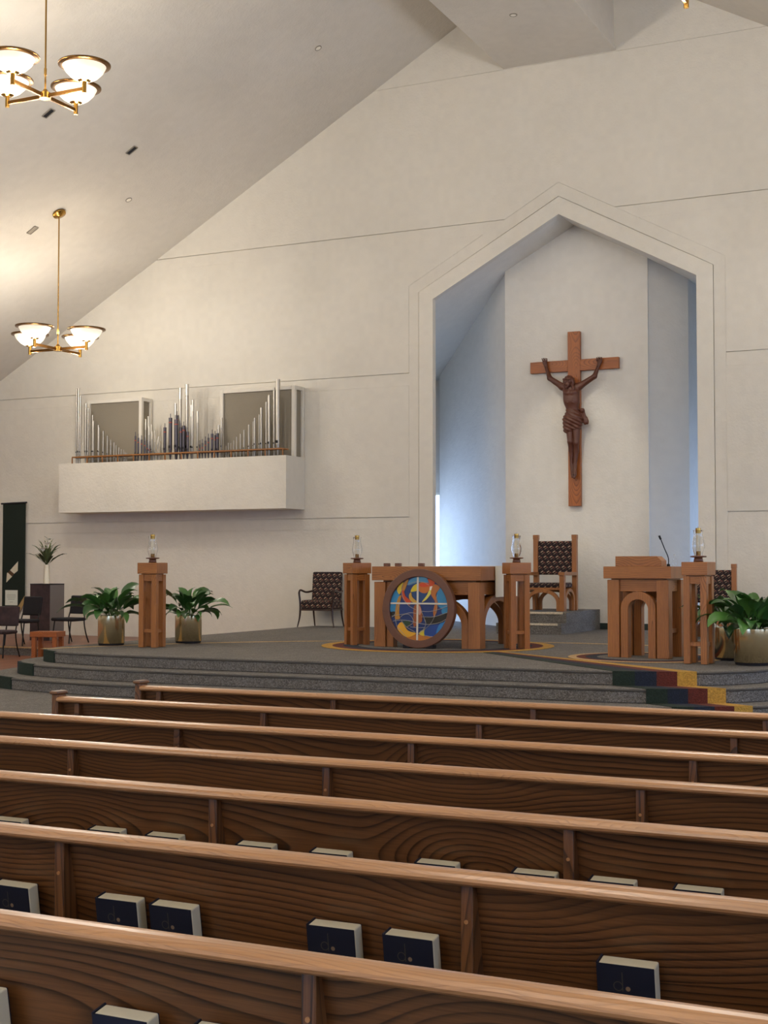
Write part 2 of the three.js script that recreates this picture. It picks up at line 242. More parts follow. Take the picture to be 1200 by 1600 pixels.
// coloured carpet inlays: a fan of stripes that runs down the steps, rings under altar and lectern, a long arc
const INL = 0.005;
function riserStrip(l, x0, x1, y0, y1, m) {
  const at = x => { for (let i = 1; i < l.length; i++) { const a = l[i - 1], b = l[i]; if (a[1] > 5.5 && (a[0] - x) * (b[0] - x) <= 0 && a[0] !== b[0]) return i - 1 + (x - a[0]) / (b[0] - a[0]); } return l[0][0] < x ? 0 : 1; };
  const f0 = Math.min(at(x0), at(x1)), f1 = Math.max(at(x0), at(x1)), idx = [f0]; for (let i = Math.floor(f0) + 1; i < f1; i++) if (i - f0 > 0.02 && f1 - i > 0.02) idx.push(i); idx.push(f1);
  const side = d => { const o = offset(l, d); return idx.map(f => { const k = Math.min(l.length - 2, Math.floor(f)); return [mix(o[k][0], o[k + 1][0], f - k), mix(o[k][1], o[k + 1][1], f - k)]; }); };
  return obj('carpet_inlay', uw(plan([...side(0.0175), ...side(-0.03).reverse()], y0, y1)), m, plat);
}
const quad = (pts, y, m) => obj('carpet_inlay', uw(plan(pts, y, y + INL)), m, plat);
const fr = [0, 0.28, 0.54, 0.78, 1], cols = [M.green, M.navy, M.red, M.yellow], lerp2 = (a, b, t) => [mix(a[0], b[0], t), mix(a[1], b[1], t)];
const zAt = (l, x) => { let best = 0; for (let i = 1; i < l.length; i++) { const a = l[i - 1], b = l[i]; if (a[0] !== b[0] && (a[0] - x) * (b[0] - x) <= 0) best = Math.max(best, mix(a[1], b[1], (x - a[0]) / (b[0] - a[0]))); } return best; };
const fanX = [[3.36, 4.17], [3.78, 4.5], [4.1, 4.8]];
for (let k = 0; k < 4; k++) {
  const X = i => [mix(...fanX[i], fr[k]), mix(...fanX[i], fr[k + 1])], pt = (l, x) => [x, zAt(l, x)];
  const a = lerp2([1.0, 6.14], [1.14, 5.86], fr[k]), b = lerp2([1.0, 6.14], [1.14, 5.86], fr[k + 1]);
  quad([a, b, pt(outl[0], X(0)[1]), pt(outl[0], X(0)[0])], P, cols[k]);
  for (let i = 0; i < 3; i++) { riserStrip(outl[i], X(i)[0], X(i)[1], P - RISE * (i + 1), P - RISE * i + INL, cols[k]);
    if (i < 2) quad([pt(outl[i], X(i)[0]), pt(outl[i], X(i)[1]), pt(outl[i + 1], X(i + 1)[1]), pt(outl[i + 1], X(i + 1)[0])], P - RISE * (i + 1), cols[k]); }
}
for (let i = 0; i < 3; i++) { const x0 = [-4.13, -4.2, -4.28][i], x1 = [-4.5, -4.62, -4.72][i], l = outl[i]; riserStrip(l, x0, x1, P - RISE * (i + 1), P - RISE * i + INL * 0.5, M.green); 
  riserStrip(l, x1, x1 - 0.14, P - RISE * (i + 1), P - RISE * i + INL * 0.5, M.navy); }
function ringInlay(cx, cz, r0, r1, m, y = P) { const s = new THREE.Shape(); s.absarc(0, 0, r1, 0, Math.PI * 2); if (r0 > 0) { const h = new THREE.Path(); h.absarc(0, 0, r0, 0, Math.PI * 2, true); s.holes.push(h); } const g = new THREE.ExtrudeGeometry(s, { depth: INL, bevelEnabled: false, curveSegments: 64 }).rotateX(-Math.PI / 2); return obj('carpet_inlay', uw(T(g, cx, y, cz)), m, plat); }
for (const [a, b, m] of [[1.46, 1.61, M.yellow], [1.31, 1.46, M.red], [1.1, 1.31, M.navy], [0, 1.1, M.carpet]]) ringInlay(-0.15, 4.95, a, b, m, P + INL * 0.6);
for (const [a, b, m] of [[0.83, 0.93, M.tan], [0.72, 0.83, M.red], [0.58, 0.72, M.navy], [0, 0.58, M.carpet]]) ringInlay(3.12, 6.2, a, b, m, P + INL * 0.9);
{ const pts = [], C0 = [1.35, 9.75], r = 6.2; for (let i = 0; i <= 60; i++) { const a = mix(197, 320, i / 60) * Math.PI / 180; pts.push([C0[0] + Math.cos(a) * r, C0[1] + Math.sin(a) * r]); }
  const keep = pts.filter(p => p[0] < 4.9 && p[0] > -4.6 && Math.hypot(p[0] + 0.15, p[1] - 4.95) > 1.6); const L = keep.filter(p => p[0] < 0), Rr = keep.filter(p => p[0] > 0);
  for (const k of [L, Rr]) if (k.length > 2) { const o = offset(k, 0.05), n = offset(k, -0.05); obj('carpet_inlay', uw(plan([...o, ...n.reverse()], P, P + INL)), M.tan, plat); } }
// low riser at the left, in front of the altar wall
{ const rs = thing('side_riser', 'low riser with brown top and dark carpeted front beside the platform', 'riser'); delete rs.userData.category; rs.userData.kind = 'structure';
  obj('riser_body', uw(span(-HALF, -5.7, 0.006, 0.145, 0.004, 3.7, 0)), M.carpet, rs); obj('riser_top', uw(span(-HALF, -5.7, 0.145, 0.152, 0.004, 3.7, 0)), M.woodFloor, rs); obj('nosing', uw(span(-HALF, -5.7, 0.13, 0.155, 3.7, 3.72, 0.004)), M.tan, rs); }

// ---------------------------------------------------------------- pews (seen from behind)
const PEWTOP = 0.722, PX0 = 1.74, PX1 = 8.45, postX = [1.92, 3.283, 4.652, 6.032, 7.41];
const pewZ = { A: 14.585, B: 15.475, C: 16.37, D: 17.255, E: 18.15, F: 19.035, G: 19.925 };
const profX = (pts, x0, x1, bevel = 0.003) => { const g = ext(poly(pts.map(p => [-p[0], p[1]])), x1 - x0, bevel, 8); g.rotateY(Math.PI / 2); return T(g, x0, 0, 0); };   // outline in (z, y) swept along x
function makePew(z, label, i) {
  const t = thing('pew', label, 'pew', [0, 0, z], 0, 'oak pews seen from behind');
  obj('back_panel', uvm(profX([[-0.022, 0.70], [0.0, 0.70], [-0.10, 0.26], [-0.122, 0.26]], PX0 + 0.05, PX1 - 0.05), 0, i * 1.37, i * 0.31), M.pew, t);
  const rp = []; for (let k = 0; k <= 12; k++) { const a = mix(-0.5, 1, k / 12) * Math.PI; rp.push([0.012 + Math.cos(a) * 0.045, 0.701 + Math.sin(a) * 0.021]); }
  obj('top_rail', uvm(profX(rp, PX0 + 0.045, PX1 - 0.045, 0.001), 0, i * 0.9, i * 0.07), M.rail, t, 'worn top rail, ceiling sheen painted into its pale colour');
  for (const x of postX) { const p = obj('post', uvm(T(profX([[-0.012, 0.688], [0.022, 0.688], [0.022, 0.05], [-0.09, 0.05], [-0.09, 0.27]], -0.018, 0.018), x, 0, 0), 1, x, i), M.pew, t);
    obj('plug', T(new THREE.CylinderGeometry(0.006, 0.006, 0.004, 10).rotateX(Math.PI / 2), x, 0.585, 0.0235), M.rail, p, 'small round wooden plug'); }
  for (const x of [PX0, PX1 - 0.05]) { const e = obj('end_panel', uvm(T(profX([[0.05, 0.735], [0.05, 0.4], [0.03, 0.0], [-0.52, 0.0], [-0.52, 0.42], [-0.12, 0.5], [-0.04, 0.735]], 0, 0.05, 0.008), x, 0, 0), 1, x, i), M.pew, t);
    obj('end_cap', uvm(T(box(0.064, 0.022, 0.115, 0.025, 0.743, 0.005, 0.009), x, 0, 0), 2), M.pew, e); }
  obj('seat', uvm(span(PX0 + 0.05, PX1 - 0.05, 0.385, 0.415, -0.5, -0.095, 0.01), 0), M.pew, t);
  if (i >= 4) { obj('book_rack', [uvm(span(PX0 + 0.1, PX1 - 0.1, 0.288, 0.301, -0.07, 0.06, 0.003), 0), uvm(span(PX0 + 0.1, PX1 - 0.1, 0.301, 0.345, 0.05, 0.06, 0.003), 0)], M.pew, t); }
  return t;
}
['first pew from the platform steps, its left end post showing', 'second pew from the platform steps, its left end post showing', 'third pew from the platform steps', 'fourth pew from the platform steps, with an empty back', 'fifth pew from the platform steps, hymnals just peeking up behind it', 'sixth pew from the platform steps, with dark blue hymnals in its rack', 'seventh pew from the platform steps, hymnal tops at its lower edge']
  .forEach((l, i) => makePew(Object.values(pewZ)[i], 'dark oak ' + l, i));
// hymnals
const coverT = (() => { const c = document.createElement('canvas'); c.width = 256; c.height = 384; const x = c.getContext('2d'); x.fillStyle = '#151a2e'; x.fillRect(0, 0, 256, 384); x.strokeStyle = '#4e493e'; x.lineWidth = 4; x.beginPath(); x.ellipse(92, 96, 20, 20, 0, 0, 7); x.stroke(); x.beginPath(); x.moveTo(112, 30); x.lineTo(112, 118); x.stroke(); x.fillStyle = '#8c7660'; x.beginPath(); x.arc(136, 104, 11, 0, 7); x.fill();
  const t = new THREE.CanvasTexture(c); t.colorSpace = THREE.SRGBColorSpace; return t; })();
M.cover = new THREE.MeshStandardMaterial({ color: 0x151a2e, roughness: 0.5 }); M.coverFront = new THREE.MeshStandardMaterial({ map: coverT, roughness: 0.5 });
M.pages = new THREE.MeshStandardMaterial({ color: 0xdcd2b6, roughness: 0.85 });
const bookG = { block: new RoundedBoxGeometry(0.148, 0.2265, 0.046, 2, 0.005), front: new THREE.BoxGeometry(0.149, 0.226, 0.002), face: new THREE.PlaneGeometry(0.149, 0.226), spine: new THREE.BoxGeometry(0.004, 0.23, 0.05) };
function hymnal(x, pew, lean, yaw2, label, group) {
  const z = pewZ[pew], b = thing('hymnal', label, 'hymnal', [x + 0.075, 0.302, z - 0.03], 0, group); b.rotation.set(lean, yaw2, 0);
  const add = (n, g, m, px, py, pz) => { const o = obj(n, g, m, b); o.position.set(px, py + 0.119, pz); return o; };
  add('page_block', bookG.block, M.pages, 0.002, 0, 0.003).userData.label = 'cream page edges'; const fc = add('front_cover', bookG.front, M.cover, 0, 0, 0.027); add('back_cover', bookG.front, M.cover, 0, -0.002, -0.021); add('spine', bookG.spine, M.cover, -0.075, 0, 0.003);
  const f = obj('cover_print', bookG.face, M.coverFront, fc); f.position.set(0, 0, 0.0022);
}
[[3.61, 'third to the left of its left post'], [4.09, 'second to the left of its left post'], [4.36, 'first to the left of its left post'], [4.762, 'first to the right of its left post'], [5.071, 'second to the right of its left post'], [5.484, 'second to the left of its right post'], [5.838, 'first to the left of its right post'], [6.104, 'first to the right of its right post'], [6.382, 'second to the right of its right post']].forEach(([x, l]) => hymnal(x, 'E', 0.16, 0, 'hymnal, cream top showing, fifth pew, ' + l, 'hymnals on the fifth pew'));
[[4.39, 'dark blue hymnal left of the wooden post on the sixth pew'], [4.805, 'dark blue hymnal, left one of a close pair on the sixth pew'], [5.005, 'dark blue hymnal, right one of a close pair on the sixth pew'], [5.546, 'dark blue hymnal, second from the right-hand post on the sixth pew'], [5.787, 'dark blue hymnal beside the right-hand post on the sixth pew'], [6.40, 'dark blue hymnal standing alone right of the post on the sixth pew'], [6.862, 'dark blue hymnal cut by the picture edge on the sixth pew']].forEach(([x, l], i) => hymnal(x, 'F', 0.155 + (i % 3) * 0.006, (i % 2) * 0.02 - 0.01, l, 'hymnals on the sixth pew'));
[[5.04, 'farthest from its wooden post, page edges showing'], [5.478, 'middle one of three left of its post'], [5.74, 'closest to its wooden post, barely showing']].forEach(([x, l]) => hymnal(x, 'G', 0.17, 0, 'hymnal on the seventh pew, ' + l, 'hymnals on the seventh pew'));

// ---------------------------------------------------------------- chandeliers
function chandelier(x, y, z, label) {
  const t = thing('chandelier', label, 'chandelier', [x, y, z], 0, 'brass chandeliers of the nave'), top = ceilY(x) - y;
  obj('rod', cyl(0.012, 0.012, top - 0.02, 0, 0.03, 0, 10), M.brass, t); obj('rod_coupling', cyl(0.018, 0.018, 0.09, 0, 0.27, 0, 12), M.brass, t);
  const cn = obj('canopy', lathe([[0, -0.06], [0.03, -0.06], [0.06, -0.045], [0.115, -0.03], [0.12, -0.012], [0.12, 0.01], [0, 0.01]]), M.brass, t); cn.position.y = top - 0.02; cn.rotation.z = -Math.sign(x) * Math.atan(SL);
  obj('hub', [cyl(0.075, 0.075, 0.075, 0, -0.035, 0, 8), cyl(0.05, 0.02, 0.05, 0, 0.04, 0, 16)], M.brass, t);
  for (let k = 0; k < 4; k++) { const a = k * Math.PI / 2, A = 0.62;
    const arm = new THREE.Group(); arm.name = 'lamp_arm'; arm.rotation.y = a; t.add(arm);
    obj('arm', box(A - 0.08, 0.05, 0.035, A / 2 + 0.03, 0, 0, 0.006), M.brassDark, arm); obj('finial', [cyl(0.028, 0.028, 0.14, A, -0.055, 0, 16), cyl(0.05, 0.085, 0.02, A, 0.085, 0, 20)], M.brass, arm);
    obj('bowl', T(lathe([[0.0, 0.1], [0.09, 0.105], [0.17, 0.15], [0.235, 0.215], [0.272, 0.285], [0.262, 0.285], [0.225, 0.22], [0.16, 0.16], [0.08, 0.115], [0, 0.11]], 36), A, 0, 0), M.bowl, arm, 'glowing frosted glass bowl');
    obj('rim', T(lathe([[0.268, 0.285], [0.325, 0.292], [0.33, 0.3], [0.33, 0.315], [0.3, 0.32], [0.268, 0.31], [0.268, 0.285]], 40), A, 0, 0), M.brassDark, arm);
    for (const [cd, ly] of [[UP_CD, 0.34], [DOWN_CD, -0.16]]) { const p = new THREE.PointLight(new THREE.Color(...LAMP_RGB), cd, 0, 2); p.name = 'lamp_light'; p.position.set(A, ly, 0); p.castShadow = true; p.shadow.radius = 4; arm.add(p); }
  }
}
chandelier(-4.0, 7.58, 8.7, 'brass four-bowl chandelier hanging highest, above the platform steps left of the ridge beam');
chandelier(-8.1, 5.36, 3.34, 'brass four-bowl chandelier hanging lowest, near the organ pipes');
chandelier(4.13, 7.54, 8.78, 'brass chandelier right of the ridge beam, only a finial in view');
for (const [x, z, l] of [[8.1, 3.34, 'over the right front corner'], [-8.1, 13.5, 'over the left pews'], [8.1, 13.5, 'over the right pews'], [-4, 18.5, 'left of the ridge above the rear pews'], [4.2, 18.5, 'right of the ridge above the rear pews'], [-8.1, 24, 'over the left rear pews, added to light the pew backs'], [8.1, 24, 'over the right rear pews, added to light the pew backs'], [-4, 27.5, 'left of the ridge by the rear wall, added to light the pew backs'], [4.2, 27.5, 'right of the ridge by the rear wall, added to light the pew backs']]) chandelier(x, ceilY(x) - 2.45, z, 'brass four-bowl chandelier outside the photograph, ' + l);  // the rearmost four are unseen lamps added to light the pew backs

// spotlight under the ridge beam, aimed at the crucifix
{ const t = thing('spotlight', 'small black spotlight under the ridge beam aimed at the crucifix', 'spotlight', [0, 10.33, 7]), aim = new THREE.Vector3(0.06, 3.15, -0.88).sub(t.position), q = new THREE.Quaternion().setFromUnitVectors(new THREE.Vector3(0, -1, 0), aim.clone().normalize());
  obj('stem', cyl(0.012, 0.012, 0.12, 0, -0.12, 0, 10), M.blackMetal, t); const h = new THREE.Group(); h.name = 'lamp_head'; h.position.set(0, -0.16, 0); h.quaternion.copy(q); t.add(h);
  obj('housing', lathe([[0, 0.1], [0.05, 0.1], [0.06, 0.06], [0.065, -0.1], [0.058, -0.1], [0.052, 0.05], [0, 0.06]], 24), M.blackMetal, h); obj('lens', cyl(0.055, 0.055, 0.006, 0, -0.09, 0, 24), M.lens = new THREE.MeshStandardMaterial({ color: 0xfff4dc, emissive: new THREE.Color(1, 0.92, 0.75), emissiveIntensity: 1 }), h);
  const l = new THREE.SpotLight(new THREE.Color(1, 0.93, 0.78), 52, 0, 0.145, 0.35, 2); l.name = 'spot_beam'; l.position.set(0, -0.16, 0).addScaledVector(aim.clone().normalize(), 0.115); l.target.position.copy(aim); l.castShadow = true; t.add(l); t.add(l.target); }

// ---------------------------------------------------------------- organ on its ledge
const ledge = solo('organ_ledge', uw(span(-10.17, -4.985, 2.605, 3.58, 0.013, 0.715, 0.004)), M.wall, 'long white boxed ledge on the wall under the organ pipes', 'ledge');
for (const [x0, x1, y1, lab] of [[-9.75, -8.42, 4.86, 'white framed organ cabinet with grey cloth front behind the left pipes'], [-6.62, -4.99, 4.90, 'white framed organ cabinet with grey cloth front behind the right pipes']]) {
  const t = thing('organ_cabinet', lab, 'organ cabinet', [0, 3.581, 0], 0, 'organ cabinets'), h = y1 - 3.581, f = 0.07, z0 = 0.02, z1 = 0.39;
  for (const [a, b] of [[x0, x0 + f], [x1 - f, x1]]) for (const [c, d] of [[z0, z0 + f], [z1 - f, z1]]) obj('corner_post', span(a, b, 0, h, c, d, 0.004), M.frame, t);
  for (const [c, d] of [[z0, z0 + f], [z1 - f, z1]]) obj('top_rail', span(x0 + f, x1 - f, h - f, h, c, d, 0.004), M.frame, t); for (const [a, b] of [[x0, x0 + f], [x1 - f, x1]]) obj('top_rail', span(a, b, h - f, h, z0 + f, z1 - f, 0.004), M.frame, t);
  obj('top_board', span(x0 + 0.01, x1 - 0.01, h - 0.02, h - 0.005, z0 + 0.01, z1 - 0.01, 0), M.frame, t);
  const cl = M.grille ??= new THREE.MeshStandardMaterial({ color: 0x8d8474, roughness: 0.95, bumpMap: carpetB, bumpScale: 0.002 });
  obj('grille_cloth', uw(span(x0 + f, x1 - f, 0, h - f, z1 - 0.05, z1 - 0.04, 0)), cl, t, 'grey speaker cloth'); obj('grille_cloth', uw(span(x1 - 0.05, x1 - 0.04, 0, h - f, z0 + f, z1 - f, 0)), cl, t, 'grey speaker cloth');
}
{ const t = thing('pipe_organ', 'rows of silver and dark organ pipes standing on the white ledge', 'pipe organ', [0, 3.581, 0]);
  const Z = 0.56, Yb = 3.581, put = (px, py, wpx, kind, dz = 0) => {
    const z = Z + dz, p = onZ(px, py, z), r = wpx * 0.0117 / 2, h = p.y - Yb, g = new THREE.Group(); g.name = 'pipe'; g.position.set(p.x, 0, z); t.add(g);
    const foot = Math.min(0.22, h * 0.3), md = kind === 'd' ? M.pipeDark : M.pipe;
    obj('pipe_foot', cyl(Math.max(0.008, r * 0.3), r, foot, 0, 0, 0, 12), md, g); obj('pipe_body', cyl(r, r, h - foot, 0, foot, 0, 16), md, g); 
    obj('pipe_mouth', box(r * 1.2, Math.min(0.05, r * 1.4), 0.006, 0, foot + r * 1.1, r * 0.97, 0.001), M.black, g);
    if (kind === 'd') { obj('red_band', cyl(r * 1.06, r * 1.06, 0.02, 0, h - 0.09, 0, 16), M.pipeRed, g); obj('cap', cyl(r * 1.03, r * 1.03, 0.04, 0, h - 0.03, 0, 16), M.pipeDark, g); obj('stopper_rod', cyl(0.007, 0.007, 0.09, 0, h, 0, 6), M.pipeDark, g); }
    if (kind === 'c') obj('tuning_sleeve', cyl(r * 1.07, r * 1.07, Math.min(0.22, h * 0.25), 0, h - Math.min(0.22, h * 0.25), 0, 16), M.pipeLight ??= new THREE.MeshStandardMaterial({ color: 0xc8c2b6, metalness: 0.85, roughness: 0.35 }), g);
  };
  // left rank, tops measured in the photograph
  for (const [zx, zy, w] of [[150, 130, 2.6], [172, 125, 4], [192, 215, 3.6], [258, 300, 3.6], [283, 365, 3.4], [335, 440, 3], [346, 505, 3], [402, 555, 3.2], [410, 585, 2.6], [460, 625, 3], [508, 682, 2.7], [548, 728, 2.5], [586, 762, 2.4], [611, 792, 2.1], [643, 818, 1.9], [670, 838, 1.7], [697, 845, 1.5], [715, 870, 1.4], [735, 880, 1.3]]) put(100 + zx / 7.5, 590 + zy / 7.5, w, 's');
  // centre: open silver pipes behind, dark stopped pipes in front
  for (const [zx, zy, w] of [[133, 490, 3], [165, 455, 3], [173, 570, 2.8], [200, 545, 2.6], [208, 635, 2.6], [238, 615, 2.4], [243, 680, 2.4], [270, 720, 2.2], [283, 690, 2], [300, 750, 2], [325, 770, 1.8], [483, 305, 4.4], [540, 120, 5], [618, 78, 6], [686, 262, 3.6], [670, 322, 5], [741, 395, 3.6], [985, 555, 3.4], [1020, 470, 3]]) put(210 + zx / 7.5, 590 + zy / 7.5, w, 'c', -0.12);
  for (const [zx, zy, w] of [[12, 690, 3], [45, 712, 3], [85, 732, 2.8], [120, 748, 2.7], [152, 785, 2.2], [180, 800, 2], [358, 590, 5], [423, 478, 6], [500, 448, 5], [492, 500, 7], [545, 590, 5], [578, 570, 5.2], [625, 640, 4.6], [765, 790, 2.4], [797, 775, 2.6], [832, 745, 3], [868, 712, 3.4], [912, 665, 4.4], [945, 680, 3], [972, 660, 4.6]]) put(210 + zx / 7.5, 590 + zy / 7.5, w, 'd', zx === 500 ? -0.06 : 0);
  for (const [zx, zy, w] of [[175, 800, 1.3], [200, 765, 1.5], [232, 765, 1.5], [263, 735, 1.8], [297, 695, 2], [342, 658, 2.3], [384, 612, 2.7], [441, 552, 3], [492, 515, 2], [510, 472, 3.2], [563, 432, 2.6], [587, 352, 3.8], [646, 285, 3], [680, 207, 5], [738, 118, 3.4], [782, 20, 7]]) put(330 + zx / 7.5, 590 + zy / 7.5, w, 's');
  const a = onZ(113, 716, 0.66).x, b = onZ(442, 704, 0.66).x; obj('pipe_rack', [span(a, b, 0.115, 0.14, 0.45, 0.68, 0.003)], M.railOrange, t, 'orange-brown wooden pipe rack');
  for (let i = 0; i <= 13; i++) obj('rack_support', span(mix(a, b, i / 13) - 0.01, mix(a, b, i / 13) + 0.01, 0, 0.115, 0.655, 0.675, 0.002), M.railOrange, t);
}

// ---------------------------------------------------------------- candle stands with hurricane candles
function candleStand(x, z, turn, where) {
  const t = thing('candle_stand', 'oak candle stand of four posts ' + where, 'candle stand', [x, P + INL, z], turn, 'oak candle stands'), H = 1.145, w = 0.27, p = 0.075;
  obj('cap', box(0.3, 0.15, 0.3, 0, H - 0.075, 0, 0.006, 0), M.oak, t); obj('neck', box(0.22, 0.014, 0.22, 0, H - 0.156, 0, 0), M.oak, t);
  for (const sx of [-1, 1]) for (const sz of [-1, 1]) obj('post', box(p, H - 0.16, p, sx * (w - p) / 2, (H - 0.16) / 2, sz * (w - p) / 2, 0.005), M.oak, t);
  for (const s of [-1, 1]) { obj('top_rail', box(w - 2 * p, 0.085, 0.05, 0, H - 0.205, s * (w - p) / 2, 0.003), M.oak, t); obj('top_rail', box(0.05, 0.085, w - 2 * p, s * (w - p) / 2, H - 0.205, 0, 0.003), M.oak, t);
    obj('stretcher', box(w - 2 * p + 0.01, 0.045, 0.035, 0, 0.22, s * (w - p) / 2, 0.003), M.oak, t); obj('stretcher', box(0.035, 0.045, w - 2 * p + 0.01, s * (w - p) / 2, 0.22, 0, 0.003), M.oak, t); }
  const c = thing('hurricane_candle', 'glass hurricane candle on the stand ' + where, 'candle', [x, P + INL + H, z], 0, 'hurricane candles on the stands');
  obj('foot', lathe([[0, 0], [0.055, 0], [0.052, 0.02], [0.045, 0.05], [0.09, 0.055], [0.092, 0.068], [0.04, 0.072], [0, 0.072]]), M.oakDark, c); obj('socket', cyl(0.028, 0.026, 0.05, 0, 0.072, 0), M.brassDark, c);
  obj('candle', cyl(0.024, 0.024, 0.205, 0, 0.12, 0), M.wax, c, 'cream wax candle'); obj('follower', cyl(0.03, 0.03, 0.06, 0, 0.325, 0), M.brass, c, 'brass candle cap'); obj('wick', cyl(0.002, 0.002, 0.015, 0, 0.385, 0, 6), M.black, c);
  obj('chimney', lathe([[0.045, 0.073], [0.05, 0.1], [0.068, 0.16], [0.07, 0.2], [0.056, 0.27], [0.05, 0.31], [0.058, 0.36], [0.055, 0.36], [0.047, 0.31], [0.053, 0.27], [0.067, 0.2], [0.065, 0.16], [0.047, 0.1], [0.042, 0.073], [0.045, 0.073]], 28), M.solidGlass ??= new THREE.MeshPhysicalMaterial({ color: 0xffffff, transmission: 1, thickness: 0.003, roughness: 0, ior: 1.5 }), c, 'clear glass chimney');
}
candleStand(-3.5, 6.98, 0.09, 'between the two gold pots by the organ'); candleStand(-1.24, 5.27, 0.92 - Math.PI / 2, 'beside the left end of the altar'); candleStand(1.12, 5.23, 0.72, 'beside the draped end of the altar'); candleStand(3.93, 6.94, -0.1, 'in front of the lectern, next to the plants');

// ---------------------------------------------------------------- altar
function archG(half, leg, top, spring, depth, z) {   // an arch with straight legs: inner half width, leg width, outer top height, springing height
  const s = new THREE.Shape(), o = half + leg, ry = top - spring; s.moveTo(-o, 0); s.lineTo(-o, spring); s.absellipse(0, spring, o, ry, Math.PI, 0, true); s.lineTo(o, 0); s.lineTo(half, 0); s.lineTo(half, spring); s.absellipse(0, spring, half, ry - leg, 0, Math.PI, false); s.lineTo(-half, 0); s.closePath();
  return uvm(T(ext(s, depth, 0.004, 20), 0, 0, z - depth / 2), 1, R(0, 3), R(0, 3));
}
{ const t = thing('altar', 'square oak altar with thick corner posts and arched sides', 'altar', [-0.025, P + INL * 1.6, 4.85]), H = 1.1 - INL * 1.6, h = 0.8;
  obj('top_slab', uvm(box(1.6, 0.19, 1.6, 0, H - 0.095, 0, 0.006, 0), 0, 0.2, 0.1), M.oak, t); obj('neck', box(1.36, 0.02, 1.36, 0, H - 0.2, 0, 0), M.oak, t);
  for (const sx of [-1, 1]) for (const sz of [-1, 1]) obj('corner_post', box(0.17, H - 0.21, 0.17, sx * 0.69, (H - 0.21) / 2, sz * 0.69, 0.006, 1), M.oak, t);
  for (let k = 0; k < 4; k++) { const a = k * Math.PI / 2, ap = obj('apron', box(1.21, 0.17, 0.08, 0, H - 0.295, 0.69, 0.004, 0).rotateY(a), M.oak, t), ar = obj('arch', archG(0.5, 0.1, 0.72, 0.3, 0.13, 0.68).rotateY(a), M.oak, t); }
  const c = thing('altar_cloth', 'white cloth runner lying on the altar and hanging over its end', 'cloth', [-0.025, P + 1.1, 4.72]);
  obj('cloth_top', box(1.612, 0.006, 0.86, 0, 0.003, 0, 0.001), M.cloth, c); for (const s of [-1, 1]) { const g = new THREE.BoxGeometry(0.006, 0.42, 0.86, 1, 8, 24), q = g.attributes.position; for (let i = 0; i < q.count; i++) q.setX(i, q.getX(i) + Math.sin(q.getZ(i) * 19) * 0.006 * (0.21 - q.getY(i)) * 2); g.computeVertexNormals(); obj('cloth_drop', T(g, s * 0.813, -0.205, 0), M.cloth, c); }
  for (const [px, l] of [[594, 'left'], [627, 'middle'], [663, 'right']]) { const q = onZ(px, 883, 5.2); solo('candle_block', box(0.075, 0.045, 0.075, Math.max(q.x, -0.76), P + 1.1 + (5.2 > 5.15 ? 0.0225 : 0.03), 5.3, 0.006), M.oakDark, 'small brown wooden block on the altar top, ' + { left: 'beside the candle stand', middle: 'middle of three', right: 'nearest the altar cloth drop' }[l], 'block', 'blocks on the altar'); }
}
